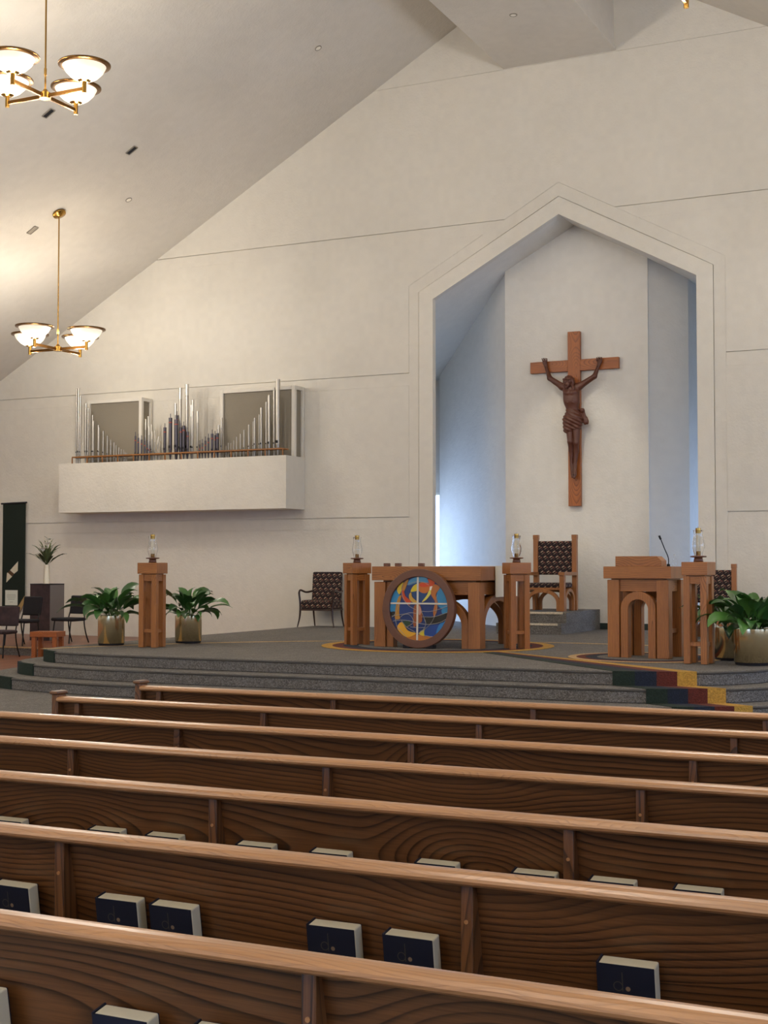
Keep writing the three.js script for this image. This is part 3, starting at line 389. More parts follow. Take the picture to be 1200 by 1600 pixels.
// round stained glass in a wooden ring
{ const t = thing('stained_glass_roundel', 'round stained glass picture in a wooden ring leaning on the altar front', 'stained glass', [-0.06, P + INL * 1.6 + 0.53, 5.77]); t.rotation.x = -0.03;
  const ring = new THREE.Shape(); ring.absarc(0, 0, 0.525, 0, Math.PI * 2); const hole = new THREE.Path(); hole.absarc(0, 0, 0.425, 0, Math.PI * 2, true); ring.holes.push(hole);
  obj('ring_frame', uvm(T(ext(ring, 0.09, 0.006, 64), 0, 0, -0.045), 0), M.oakDark, t, 'dark wooden ring');
  obj('foot', [box(0.1, 0.05, 0.12, -0.17, -0.505, -0.02, 0.006), box(0.1, 0.05, 0.12, 0.17, -0.505, -0.02, 0.006)], M.black, t);
  const g = hex => new THREE.MeshPhysicalMaterial({ color: hex, roughness: 0.25, clearcoat: 0.5, clearcoatRoughness: 0.1 });
  const U = (x, y) => [(x - 560) / 385 * 0.425, -(y - 655) / 425 * 0.425]; let k = 0;
  obj('glass_ground', T(new THREE.CylinderGeometry(0.43, 0.43, 0.012, 64).rotateX(Math.PI / 2), 0, 0, 0), g(0x1b3570), t, 'deep blue glass');
  const lead = new THREE.MeshStandardMaterial({ color: 0xa9a49c, roughness: 0.5, metalness: 0.3 });
  const piece = (hex, pts) => { const q = pts.map(p => U(...p)).map(([x, y]) => { const r = Math.hypot(x, y); return r > 0.424 ? [x / r * 0.424, y / r * 0.424] : [x, y]; }); const c = new THREE.CatmullRomCurve3(q.map(p => new THREE.Vector3(p[0], p[1], 0)), true, 'centripetal', 0.2); const sp = c.getPoints(q.length * 5).map(v => [v.x, v.y]); obj('glass_piece', T(ext(poly(sp), 0.006), 0, 0, 0.004 + (k % 12) * 0.0006), g(hex), t); k++; };
  const PC = [[0x2f86b8, [190, 480, 250, 410, 300, 480, 290, 570, 240, 700, 185, 700, 178, 600]], [0x4a8fb8, [430, 280, 540, 232, 650, 242, 690, 320, 560, 305, 410, 345]], [0x3184b4, [850, 370, 930, 480, 945, 620, 860, 650, 790, 580, 800, 440]], [0x2a78b6, [800, 1010, 830, 860, 925, 810, 900, 920]], [0x3184b4, [860, 660, 945, 625, 945, 690, 870, 720]],
    [0xd8bb35, [265, 400, 350, 305, 300, 470]], [0xb67a2e, [345, 330, 415, 265, 400, 330, 350, 440, 325, 400]], [0xc0431f, [330, 430, 352, 410, 380, 490, 455, 565, 430, 612, 370, 560, 335, 500]], [0xd6c02c, [450, 432, 480, 360, 535, 328, 535, 412, 475, 432]], [0xc46a28, [560, 320, 690, 322, 695, 400, 650, 450, 560, 420]], [0xcf4420, [565, 330, 680, 318, 695, 352, 580, 362]], [0xc79c3e, [430, 470, 455, 440, 470, 500, 550, 580, 500, 582, 440, 540]],
    [0x1d4478, [470, 440, 560, 415, 660, 460, 610, 540, 540, 548, 480, 500]], [0xcc4a22, [665, 265, 700, 238, 762, 290, 750, 350, 705, 372, 680, 320]], [0xe8e4dc, [690, 370, 740, 358, 742, 400, 702, 412]], [0xdccf58, [700, 405, 726, 420, 660, 530, 598, 568, 660, 480]], [0xb56a30, [755, 330, 832, 370, 780, 470, 805, 560, 795, 700, 762, 762, 748, 700, 770, 560, 735, 500, 715, 450]], [0x1e3a78, [305, 570, 340, 560, 450, 612, 530, 660, 520, 720, 380, 732, 310, 740]], [0xb98434, [290, 500, 322, 480, 305, 600, 300, 740, 312, 790, 250, 800, 245, 700]],
    [0x191718, [640, 772, 760, 762, 940, 710, 932, 780, 880, 830, 660, 852]], [0x191718, [186, 712, 240, 702, 240, 762, 198, 772]], [0x9a5632, [500, 620, 560, 590, 600, 700, 600, 830, 560, 850, 500, 900, 490, 760]], [0xc39080, [528, 622, 560, 610, 596, 690, 572, 742]], [0xe0a52c, [275, 915, 330, 838, 420, 950, 530, 985, 400, 1037]], [0xdcc63a, [560, 985, 652, 920, 630, 1016]], [0x17408a, [652, 900, 780, 868, 830, 868, 770, 1016, 640, 1010]], [0xbf752c, [400, 1042, 530, 1000, 640, 1018, 752, 1022, 620, 1082, 500, 1082]], [0x22402f, [340, 832, 450, 832, 440, 880, 410, 902]]];
  for (const [h, f] of PC) { const pts = []; for (let i = 0; i < f.length; i += 2) pts.push([f[i], f[i + 1]]); piece(h, pts); }
  const came = (f, r = 0.0035) => { const pts = []; for (let i = 0; i < f.length; i += 2) { const [x, y] = U(f[i], f[i + 1]); pts.push([x, y, 0.016]); } obj('lead_came', tube(pts, r, 5), lead, t); };
  for (const f of [[345, 330, 330, 430, 360, 530, 430, 620, 520, 670], [400, 340, 520, 300, 620, 305, 690, 340], [305, 570, 240, 740, 200, 780], [200, 760, 340, 735, 460, 712, 530, 720], [215, 828, 330, 812, 450, 822, 560, 850, 700, 862, 850, 830, 925, 785], [590, 690, 700, 692, 830, 660, 940, 615], [600, 765, 760, 760, 940, 700], [320, 770, 350, 745, 420, 732, 470, 770, 490, 840, 410, 900], [330, 820, 400, 900, 520, 970], [450, 900, 560, 908, 650, 905], [770, 760, 720, 850, 640, 930, 560, 985], [640, 800, 655, 860, 610, 960], [400, 1035, 280, 910], [640, 1010, 770, 1018, 900, 900], [600, 700, 650, 820], [250, 800, 270, 900], [800, 470, 790, 560, 800, 640, 770, 760]]) came(f);
  obj('cross_bar', [box(0.026, 0.84, 0.01, ...U(544, 655), 0.016, 0.002), box(0.84, 0.022, 0.01, ...U(562, 588), 0.0155, 0.002)], new THREE.MeshStandardMaterial({ color: 0xcfc9bb, roughness: 0.5 }), t, 'pale cross bars');
}
// ---------------------------------------------------------------- lectern
{ const t = thing('lectern', 'oak lectern with an arched front and a stepped top', 'lectern', [3.115, P + INL * 1.9, 6.12], -0.1), H = 1.09;
  obj('top_slab', box(0.85, 0.145, 0.62, 0, H - 0.0725, 0.02, 0.006, 0), M.oak, t); obj('neck', box(0.7, 0.016, 0.48, 0, H - 0.152, 0.02, 0), M.oak, t);
  const dg = slab([[-0.29, 0], [0.29, 0], [0.29, 0.07], [0.23, 0.122], [-0.29, 0.122]], 0.1, 0.28, 0.004); obj('reading_desk', uvm(T(dg, 0, H, 0), 0), M.oak, t);
  for (const sx of [-1, 1]) for (const sz of [-1, 1]) obj('post', box(0.15, H - 0.16, 0.13, sx * 0.31, (H - 0.16) / 2, sz * 0.22 + 0.02, 0.006, 1), M.oak, t);
  for (const s of [-1, 1]) { obj('apron', box(0.47, 0.14, 0.06, 0, H - 0.23, s * 0.22 + 0.02, 0.004, 0), M.oak, t); obj('arch', T(archG(0.125, 0.095, 0.79, 0.58, 0.11, 0), 0, 0, s * 0.22 + 0.025), M.oak, t); obj('side_apron', box(0.06, 0.14, 0.31, s * 0.31, H - 0.23, 0.02, 0.004, 2), M.oak, t); obj('side_rail', box(0.05, 0.05, 0.31, s * 0.31, 0.32, 0.02, 0.004, 2), M.oak, t); }
  const q = onZ(1047, 885, 6.08), m = thing('microphone', 'black gooseneck microphone on the lectern top', 'microphone', [q.x - 0.02, P + INL * 1.9 + H, 6.08]); const tip = onZ(1030, 837, 6.08).sub(m.position);
  obj('base', cyl(0.022, 0.018, 0.03), M.blackMetal, m); obj('gooseneck', tube([[0, 0.02, 0], [0, 0.1, 0], [tip.x * 0.45, tip.y * 0.6, 0], [tip.x * 0.85, tip.y * 0.9, 0]], 0.0065, 6), M.blackMetal, m); obj('capsule', tube([[tip.x * 0.83, tip.y * 0.88, 0], [tip.x * 0.92, tip.y * 0.94, 0], [tip.x, tip.y, 0]], 0.013, 8), M.black, m);
  const b = thing('water_bottle', 'small clear plastic bottle behind the microphone', 'bottle', [q.x + 0.035, P + INL * 1.9 + H, 6.0]); obj('bottle_body', lathe([[0, 0.002], [0.028, 0.002], [0.03, 0.02], [0.03, 0.09], [0.012, 0.115], [0.011, 0.13]], 20), M.glass, b); obj('bottle_cap', cyl(0.013, 0.013, 0.014, 0, 0.13, 0, 14), M.white, b);
}

// ---------------------------------------------------------------- crucifix
function surfaceNet(lo, hi, cell, f) {
  const n = [0, 1, 2].map(k => Math.ceil((hi[k] - lo[k]) / cell) + 1), [nx, ny, nz] = n, val = new Float32Array(nx * ny * nz), id = (i, j, k) => (k * ny + j) * nx + i;
  for (let k = 0; k < nz; k++) for (let j = 0; j < ny; j++) for (let i = 0; i < nx; i++) val[id(i, j, k)] = f(lo[0] + i * cell, lo[1] + j * cell, lo[2] + k * cell);
  const vid = new Int32Array(nx * ny * nz).fill(-1), pos = [], idx = [];
  for (let k = 0; k < nz - 1; k++) for (let j = 0; j < ny - 1; j++) for (let i = 0; i < nx - 1; i++) {
    let c = 0, sx = 0, sy = 0, sz = 0; const v = (a, b, d) => val[id(i + a, j + b, k + d)];
    const E2 = [[0, 0, 0, 1, 0, 0], [0, 1, 0, 1, 1, 0], [0, 0, 1, 1, 0, 1], [0, 1, 1, 1, 1, 1], [0, 0, 0, 0, 1, 0], [1, 0, 0, 1, 1, 0], [0, 0, 1, 0, 1, 1], [1, 0, 1, 1, 1, 1], [0, 0, 0, 0, 0, 1], [1, 0, 0, 1, 0, 1], [0, 1, 0, 0, 1, 1], [1, 1, 0, 1, 1, 1]];
    for (const e of E2) { const a = v(e[0], e[1], e[2]), b = v(e[3], e[4], e[5]); if ((a < 0) !== (b < 0)) { const t = a / (a - b); sx += mix(e[0], e[3], t); sy += mix(e[1], e[4], t); sz += mix(e[2], e[5], t); c++; } }
    if (c) { vid[id(i, j, k)] = pos.length / 3; pos.push(lo[0] + (i + sx / c) * cell, lo[1] + (j + sy / c) * cell, lo[2] + (k + sz / c) * cell); }
  }
  for (let k = 1; k < nz - 1; k++) for (let j = 1; j < ny - 1; j++) for (let i = 1; i < nx - 1; i++) for (let ax = 0; ax < 3; ax++) {
    const d = [0, 0, 0]; d[ax] = 1; const a = val[id(i, j, k)], b = val[id(i + d[0], j + d[1], k + d[2])]; if ((a < 0) === (b < 0)) continue;
    const u = [0, 0, 0], w = [0, 0, 0]; u[(ax + 1) % 3] = 1; w[(ax + 2) % 3] = 1; const q = (s, t) => vid[id(i - u[0] * s - w[0] * t, j - u[1] * s - w[1] * t, k - u[2] * s - w[2] * t)];
    const A = q(0, 0), B = q(1, 0), C = q(1, 1), D = q(0, 1); if (Math.min(A, B, C, D) < 0) continue; if (a < 0) idx.push(A, B, C, A, C, D); else idx.push(A, C, B, A, D, C);
  }
  const g = new THREE.BufferGeometry(); g.setAttribute('position', new THREE.Float32BufferAttribute(pos, 3)); g.setIndex(idx); g.computeVertexNormals(); return g;
}
const smin = (a, b, k) => { const h = clamp(0.5 + 0.5 * (b - a) / k, 0, 1); return mix(b, a, h) - k * h * (1 - h); };
function cap(p, a, b, r0, r1, flat = 1) { const bx = b[0] - a[0], by = b[1] - a[1], bz = b[2] - a[2], px = p[0] - a[0], py = p[1] - a[1], pz = p[2] - a[2], t = clamp((px * bx + py * by + pz * bz) / (bx * bx + by * by + bz * bz), 0, 1); return Math.hypot(px - bx * t, py - by * t, (pz - bz * t) / flat) - mix(r0, r1, t); }
{ const ZF = -0.775, o = thing('crucifix', 'large wooden crucifix with a carved dark brown figure on the white panel', 'crucifix', [0.01, 2.61, -0.82]);
  obj('upright_beam', uvm(box(0.225, 3.1, 0.085, 0, 1.55, 0, 0.005, 1), 1), M.cross, o); for (const s of [-1, 1]) obj('cross_beam', uvm(box(0.7, 0.2, 0.085, s * 0.4635, 2.497, 0, 0.005, 0), 0), M.cross, o);
  const O = new THREE.Vector3(0.01, 2.61, -0.82), J = (px, py, dz) => { const q = onZ(px, py, ZF + dz).sub(O); return [q.x, q.y, q.z]; };
  const shL = J(879, 604.5, 0.09), shR = J(905.5, 603.5, 0.09), elL = J(859, 591, 0.09), elR = J(929, 588, 0.09), wrL = J(853.5, 574, 0.05), wrR = J(934.5, 573, 0.05), haL = J(851.5, 567, 0.045), haR = J(937, 565.5, 0.045);
  const neck = J(891.5, 603, 0.12), chest = J(892.5, 615, 0.12), ribs = J(893, 626, 0.125), waist = J(894.5, 640, 0.10), hip = J(895, 652, 0.10), hipL = J(889.5, 656, 0.10), hipR = J(901, 656, 0.10), knL = J(891, 690, 0.135), knR = J(900.5, 692, 0.13), anL = J(893.5, 726, 0.07), anR = J(898.5, 727, 0.1), ftL = J(895, 741, 0.1), ftR = J(897.5, 742, 0.15), head = J(887.5, 596.5, 0.19), jaw = J(886.3, 601.5, 0.22);
  const body = surfaceNet([-0.62, 0.4, -0.03], [0.62, 2.7, 0.36], 0.0105, (x, y, z) => {
    const p = [x, y, z]; let d = cap(p, chest, ribs, 0.15, 0.128, 0.66); d = smin(d, cap(p, ribs, waist, 0.13, 0.1, 0.7), 0.07); d = smin(d, cap(p, waist, hip, 0.095, 0.125, 0.78), 0.05);
    d = smin(d, cap(p, shL, shR, 0.062, 0.062), 0.06); d = smin(d, cap(p, chest, neck, 0.08, 0.052), 0.04); d = smin(d, cap(p, neck, head, 0.05, 0.055), 0.03);
    for (const [s, e, w, h] of [[shL, elL, wrL, haL], [shR, elR, wrR, haR]]) { d = smin(d, cap(p, s, e, 0.06, 0.044), 0.035); d = smin(d, cap(p, e, w, 0.045, 0.028), 0.02); d = smin(d, cap(p, w, h, 0.03, 0.043, 0.6), 0.015); d = smin(d, cap(p, [h[0] - 0.02, h[1] + 0.015, h[2]], [h[0] + 0.02, h[1] + 0.015, h[2]], 0.026, 0.026, 0.7), 0.012);
      const sg = h[0] < 0 ? -1 : 1; for (let q = 0; q < 4; q++) { const fx = (q - 1.5) * 0.024, b = [h[0] + fx, h[1] + 0.02, h[2]], m = [h[0] + fx * 1.2, h[1] + 0.068, h[2] + 0.02], e2 = [h[0] + fx * 1.1, h[1] + 0.085 - Math.abs(q - 1.4) * 0.008, h[2] + 0.055]; d = smin(d, cap(p, b, m, 0.011, 0.01), 0.006); d = smin(d, cap(p, m, e2, 0.01, 0.008), 0.004); }
      d = smin(d, cap(p, [h[0] - sg * 0.02, h[1] - 0.01, h[2] + 0.01], [h[0] - sg * 0.055, h[1] + 0.035, h[2] + 0.035], 0.013, 0.009), 0.008); }
    let legs = 9; for (const [h, k, a, f] of [[hipL, knL, anL, ftL], [hipR, knR, anR, ftR]]) { let D = d; d = cap(p, h, k, 0.082, 0.05); const cf = [mix(k[0], a[0], 0.35), mix(k[1], a[1], 0.35), mix(k[2], a[2], 0.35) - 0.025]; d = smin(d, cap(p, k, cf, 0.05, 0.048), 0.02); d = smin(d, cap(p, cf, a, 0.047, 0.028), 0.02); d = smin(d, cap(p, a, f, 0.034, 0.038, 0.8), 0.02); d = smin(d, cap(p, f, [f[0], f[1] - 0.05, f[2] + 0.02], 0.036, 0.022, 0.7), 0.01); legs = Math.min(legs, d); d = D; }
    d = smin(d, legs, 0.02);
    // pectorals, rib arch, belly furrow
    for (const s of [-1, 1]) { d = smin(d, cap(p, [chest[0] + s * 0.035, chest[1] + 0.005, chest[2] + 0.055], [chest[0] + s * 0.085, chest[1] + 0.02, chest[2] + 0.035], 0.06, 0.052), 0.01); for (let q = 0; q < 3; q++) d = smin(d, cap(p, [ribs[0] + s * 0.045, ribs[1] + 0.045 - q * 0.042, ribs[2] + 0.082], [ribs[0] + s * (0.1 - q * 0.012), ribs[1] + 0.02 - q * 0.045, ribs[2] + 0.045], 0.017, 0.014), 0.008); d = smin(d, cap(p, [waist[0] + s * 0.032, waist[1] + 0.1, waist[2] + 0.065], [waist[0] + s * 0.03, waist[1] + 0.0, waist[2] + 0.06], 0.03, 0.03), 0.012); }
    // head with face and beard
    d = smin(d, cap(p, head, jaw, 0.082, 0.05), 0.02); const fz = [jaw[0] - head[0], jaw[1] - head[1]]; const nb = [head[0] - 0.028, head[1] - 0.005, head[2] + 0.08], nt = [head[0] - 0.032, head[1] - 0.045, head[2] + 0.1];
    d = smin(d, cap(p, nb, nt, 0.009, 0.014), 0.008); d = smin(d, cap(p, [nb[0] - 0.04, nb[1] + 0.012, nb[2] - 0.016], [nb[0] + 0.045, nb[1] + 0.014, nb[2] - 0.008], 0.012, 0.012), 0.01); d = smin(d, cap(p, jaw, [jaw[0] - 0.008, jaw[1] - 0.045, jaw[2] + 0.02], 0.042, 0.022), 0.02); d = smin(d, cap(p, [nt[0] - 0.022, nt[1] - 0.016, nt[2] - 0.02], [nt[0] + 0.024, nt[1] - 0.016, nt[2] - 0.015], 0.012, 0.012), 0.006);
    for (const s of [-1, 1]) { const e = Math.hypot(p[0] - nb[0] - s * 0.024, p[1] - nb[1] + 0.008, p[2] - nb[2] - 0.004) - 0.012; d = Math.max(d, -e); }
    return d; });
  M.carved = woodMat(texWal, [2, 3], { color: 0xd8b8a6, roughness: 0.5, clearcoat: 0.15 });
  obj('figure', uvm(body, 1), M.carved, o, 'carved figure with outstretched arms and bowed head');
  const hair = surfaceNet([head[0] - 0.2, head[1] - 0.25, head[2] - 0.2], [head[0] + 0.22, head[1] + 0.16, head[2] + 0.17], 0.009, (x, y, z) => { const p = [x, y, z]; let d = cap(p, [head[0] + 0.012, head[1] + 0.022, head[2] - 0.012], [head[0] + 0.02, head[1] - 0.01, head[2] - 0.05], 0.094, 0.09); for (const [s, q, dz] of [[1, 0.085, 0.02], [1, 0.07, -0.04], [-1, 0.07, -0.02]]) { const w = Math.sin(y * 60 + s) * 0.006; d = smin(d, cap([x + w, y, z], [head[0] + s * q, head[1] + 0.02, head[2] + dz], [head[0] + s * (q + 0.012), head[1] - 0.17, head[2] + dz - 0.02], 0.034, 0.022), 0.02); }
    d += Math.sin(x * 130 + y * 40) * 0.0025; const cut = cap(p, [head[0] - 0.03, head[1] + 0.0, head[2] + 0.115], [head[0] - 0.035, head[1] - 0.13, head[2] + 0.13], 0.078, 0.09); return Math.max(d, -cut); });
  obj('hair', uvm(hair, 1), M.carved, o); const cr = obj('crown', T(new THREE.TorusGeometry(0.092, 0.014, 8, 28).rotateX(Math.PI / 2 + 0.2), head[0] + 0.005, head[1] + 0.052, head[2] - 0.008), M.carved, o);
  const cl = surfaceNet([-0.3, hip[1] - 0.4, 0.0], [0.34, hip[1] + 0.24, 0.34], 0.0105, (x, y, z) => { const p = [x, y, z]; let d = cap(p, [waist[0], waist[1] - 0.04, waist[2]], [hip[0], hip[1] - 0.02, hip[2] + 0.01], 0.122, 0.155, 0.85); d = smin(d, cap(p, hipL, [mix(hipL[0], knL[0], 0.42) - 0.02, mix(hipL[1], knL[1], 0.42), mix(hipL[2], knL[2], 0.42)], 0.12, 0.095), 0.03); d = smin(d, cap(p, hipR, [mix(hipR[0], knR[0], 0.3), mix(hipR[1], knR[1], 0.3), mix(hipR[2], knR[2], 0.3)], 0.115, 0.09), 0.03);
    d += Math.sin((y * 1.0 + x * 0.55) * 95) * 0.007; const kx = hip[0] + 0.165, ky = waist[1] - 0.02; d = smin(d, Math.hypot(x - kx, y - ky, z - 0.12) - 0.045, 0.02); d = smin(d, cap(p, [kx, ky, 0.11], [kx + 0.06, ky - 0.2, 0.1], 0.028, 0.055, 0.6) + Math.sin(x * 110) * 0.006, 0.02); return Math.max(d, y - (waist[1] + 0.015)); });
  obj('loincloth', uvm(cl, 1), M.carved, o); obj('nail', [T(new THREE.CylinderGeometry(0.007, 0.009, 0.03, 8).rotateX(Math.PI / 2), wrL[0], wrL[1], wrL[2] + 0.03), T(new THREE.CylinderGeometry(0.007, 0.009, 0.03, 8).rotateX(Math.PI / 2), wrR[0], wrR[1], wrR[2] + 0.03), T(new THREE.CylinderGeometry(0.008, 0.01, 0.04, 8).rotateX(Math.PI / 2), ftR[0], ftR[1], ftR[2] + 0.03)], M.blackMetal, o);
}

// ---------------------------------------------------------------- presider's chair on its dais, side chair
const dais = thing('dais', 'small carpeted two-step dais with pale nosings in front of the centre panel', 'dais', [-0.12, P, 0]);
obj('dais_step', uw(span(-0.56, 0.56, 0, 0.175, -0.85, 1.3, 0.004)), M.carpet, dais); obj('dais_top', uw(span(-0.56, 0.56, 0.175, 0.35, -0.85, 1.03, 0.004)), M.carpet, dais);
for (const [y, z] of [[0.175, 1.3], [0.35, 1.03]]) obj('nosing', span(-0.5, 0.5, y - 0.032, y + 0.004, z, z + 0.012, 0.003), M.cream ??= inlay(0xf2e2c8), dais, 'pale step nosing');
function throne(pos, turn, s, label) {
  const t = thing('armchair', label, 'chair', pos, turn, 'oak armchairs with arched bases'); t.scale.setScalar(s); const w = 0.78, pw = 0.085;
  for (const x of [-1, 1]) { obj('back_post', box(pw, 1.29, pw, x * (w - pw) / 2, 0.645, -0.3, 0.005), M.oak, t); obj('post_cap', box(pw + 0.008, 0.075, pw + 0.008, x * (w - pw) / 2, 1.255, -0.3, 0.006), M.oak, t);
    obj('front_post', box(pw, 0.6, pw, x * (w - pw) / 2, 0.3, 0.38, 0.005), M.oak, t); obj('arm', box(0.11, 0.055, 0.74, x * (w - pw) / 2, 0.625, 0.07, 0.006, 2), M.oak, t);
    obj('side_arch', T(archG(0.2, 0.06, 0.38, 0.16, 0.05, 0).rotateY(Math.PI / 2), x * (w - pw) / 2, 0, 0.04), M.oak, t); }
  obj('backrest', uvm(box(w - 2 * pw, 0.58, 0.07, 0, 0.895, -0.3, 0.02), 0), M.fabric, t, 'patterned brown upholstery'); obj('seat', uvm(box(w - 2 * pw + 0.02, 0.085, 0.66, 0, 0.43, 0.06, 0.03), 0), M.fabric, t, 'patterned brown upholstery');
  obj('seat_rail', [box(w - 2 * pw, 0.035, 0.04, 0, 0.375, 0.37, 0.003), box(w - 2 * pw, 0.035, 0.04, 0, 0.375, -0.28, 0.003)], M.oak, t);
  for (const z of [0.38, -0.3]) obj('arch', T(archG(0.245, 0.06, 0.37, 0.14, 0.05, 0), 0, 0, z), M.oak, t);
}
throne([-0.12, P + 0.351, 0.2], 0, 1, 'tall oak armchair with patterned back standing on the dais'); throne([2.82, P + 0.001, 1.2], 0, 0.88, 'oak armchair with patterned back behind the lectern, half hidden by plants');
{ const t = thing('side_table', 'small wooden table behind the potted plants at the right', 'table', [3.86, P, 3.0]); obj('table_top', box(0.5, 0.03, 0.4, 0, 0.62, 0, 0.004), M.oak, t); for (const x of [-1, 1]) for (const z of [-1, 1]) obj('leg', box(0.04, 0.605, 0.04, x * 0.21, 0.3025, z * 0.16, 0.003), M.oak, t);
  const b = thing('red_book', 'red bound book lying on the small table behind the plants', 'book', [3.7, P + 0.635, 3.0], 0.1); obj('cover', [box(0.22, 0.006, 0.3, 0, 0.045, 0, 0.001), box(0.22, 0.006, 0.3, 0, 0.003, 0, 0.001), box(0.006, 0.045, 0.3, -0.108, 0.024, 0, 0.001)], new THREE.MeshStandardMaterial({ color: 0x8c2b22, roughness: 0.6 }), b); obj('page_block', box(0.205, 0.036, 0.29, 0, 0.024, 0, 0.001), M.pages, b); }
// low upholstered armchair against the wall
{ const t = thing('upholstered_armchair', 'dark framed armchair with patterned upholstery against the wall left of the altar', 'chair', [-4.42, P, 0.34], 0.08); const wd = M.darkWood = new THREE.MeshPhysicalMaterial({ color: 0x33190f, roughness: 0.35, clearcoat: 0.3 });
  obj('seat', uvm(box(0.6, 0.17, 0.55, 0, 0.405, 0.05, 0.035), 0), M.fabric, t); const bg = uvm(box(0.58, 0.56, 0.09, 0, 0, 0, 0.03), 0); bg.rotateX(-0.1); obj('backrest', T(bg, 0, 0.72, -0.2), M.fabric, t);
  obj('seat_frame', box(0.61, 0.03, 0.55, 0, 0.315, 0.05, 0.005), wd, t);
  for (const s of [-1, 1]) { obj('front_leg', taperTube([[s * 0.36, 0, 0.33], [s * 0.325, 0.17, 0.31], [s * 0.315, 0.4, 0.3], [s * 0.335, 0.62, 0.31]], u => mix(0.011, 0.02, sstep(0, 0.5, u))), wd, t); obj('rear_leg', taperTube([[s * 0.29, 0, -0.3], [s * 0.28, 0.2, -0.23], [s * 0.28, 0.36, -0.2]], u => mix(0.012, 0.02, u)), wd, t);
    obj('arm', taperTube([[s * 0.335, 0.62, 0.31], [s * 0.34, 0.665, 0.26], [s * 0.325, 0.63, 0.02], [s * 0.3, 0.645, -0.2]], () => 0.019), wd, t); }
}

// ---------------------------------------------------------------- potted peace lilies
function leafG(len, width, stem, rise, droop, twist) {
  const n = 12, pos = [], idx = [], path = []; let x = 0, y = 0, a = rise; const L = len + stem, ds = L / n;
  for (let i = 0; i <= n; i++) { path.push([x, y, a]); const u = i / n; a -= droop * Math.pow(u, 1.4) / n * 1.9; x += Math.cos(a) * ds; y += Math.sin(a) * ds; }
  path.forEach(([px, py, an], i) => { const u = i / n, t = (u - stem / L) / (1 - stem / L), w = t <= 0 ? 0.004 : width / 2 * Math.pow(Math.sin(Math.PI * Math.pow(clamp(t, 0, 1), 0.72)), 0.85) + 0.002, tw = twist * u, nx = -Math.sin(an), ny = Math.cos(an), ruf = Math.sin(u * 17) * 0.006 * (t > 0 ? 1 : 0);
    for (const s of [-1, -0.5, 0, 0.5, 1]) { const f = Math.abs(s) * w * 0.32 + (Math.abs(s) === 1 ? ruf : 0); pos.push(px + nx * (f + s * w * Math.sin(tw)), py + ny * (f + s * w * Math.sin(tw)), s * w * Math.cos(tw)); } });
  for (let i = 0; i < n; i++) for (let j = 0; j < 4; j++) { const q = i * 5 + j; idx.push(q, q + 1, q + 5, q + 1, q + 6, q + 5); }
  const g = new THREE.BufferGeometry(); g.setAttribute('position', new THREE.Float32BufferAttribute(pos, 3)); g.setIndex(idx); g.computeVertexNormals(); return g;
}
const leafVar = [leafG(0.3, 0.15, 0.2, 1.15, 1.9, 0.3), leafG(0.34, 0.16, 0.24, 0.95, 1.9, -0.5), leafG(0.32, 0.15, 0.18, 0.75, 2.2, 0.6), leafG(0.28, 0.14, 0.16, 1.4, 1.6, 0.2), leafG(0.38, 0.14, 0.3, 0.7, 1.5, -0.3), leafG(0.3, 0.15, 0.12, 0.6, 2.5, 0.4)];
const leafM = [0x3f6b2e, 0x2e5524, 0x4f7d38, 0x274a22].map(h => new THREE.MeshPhysicalMaterial({ color: h, roughness: 0.4, side: THREE.DoubleSide, clearcoat: 0.2 }));
M.soil = new THREE.MeshStandardMaterial({ color: 0x2a1d14, roughness: 1 });
function plant(x, z, r, h, n, s, label, sd) {
  const t = thing('potted_plant', label, 'plant', [x, P + INL, z], 0, 'leafy plants in gold pots'); seed = sd;
  obj('pot', lathe([[0, 0.03], [r, 0.03], [r, h], [r - 0.012, h], [r - 0.014, 0.05], [0, 0.05]], 48), M.goldPot, t, 'polished gold metal pot'); obj('base_ring', cyl(r * 0.93, r * 0.96, 0.03, 0, 0, 0, 36), M.black, t); obj('soil', cyl(r - 0.014, r - 0.014, 0.03, 0, h - 0.06, 0, 32), M.soil, t);
  for (let i = 0; i < n; i++) { const l = obj('leaf', leafVar[i % 6], leafM[Math.floor(rnd() * 4)], t), a = i * 2.399 + R(-0.2, 0.2), q = R(0.02, r * 0.55); l.position.set(Math.cos(a) * q, h - 0.04, -Math.sin(a) * q); l.rotation.set(R(-0.25, 0.25), a, R(-0.2, 0.25)); l.scale.setScalar(s * R(0.72, 1.12)); }
}
plant(-4.27, 6.86, 0.185, 0.41, 46, 1.12, 'leafy plant in a gold pot left of the candle stand by the organ', 101); plant(-3.62, 5.92, 0.19, 0.39, 46, 1.12, 'leafy plant in a gold pot behind the candle stand by the organ', 202);
plant(4.51, 6.86, 0.205, 0.40, 58, 1.12, 'bushy plant in a gold pot at the right picture edge', 303); plant(4.13, 6.17, 0.19, 0.38, 36, 1.05, 'leafy plant in a gold pot half hidden behind the bushy one', 404);

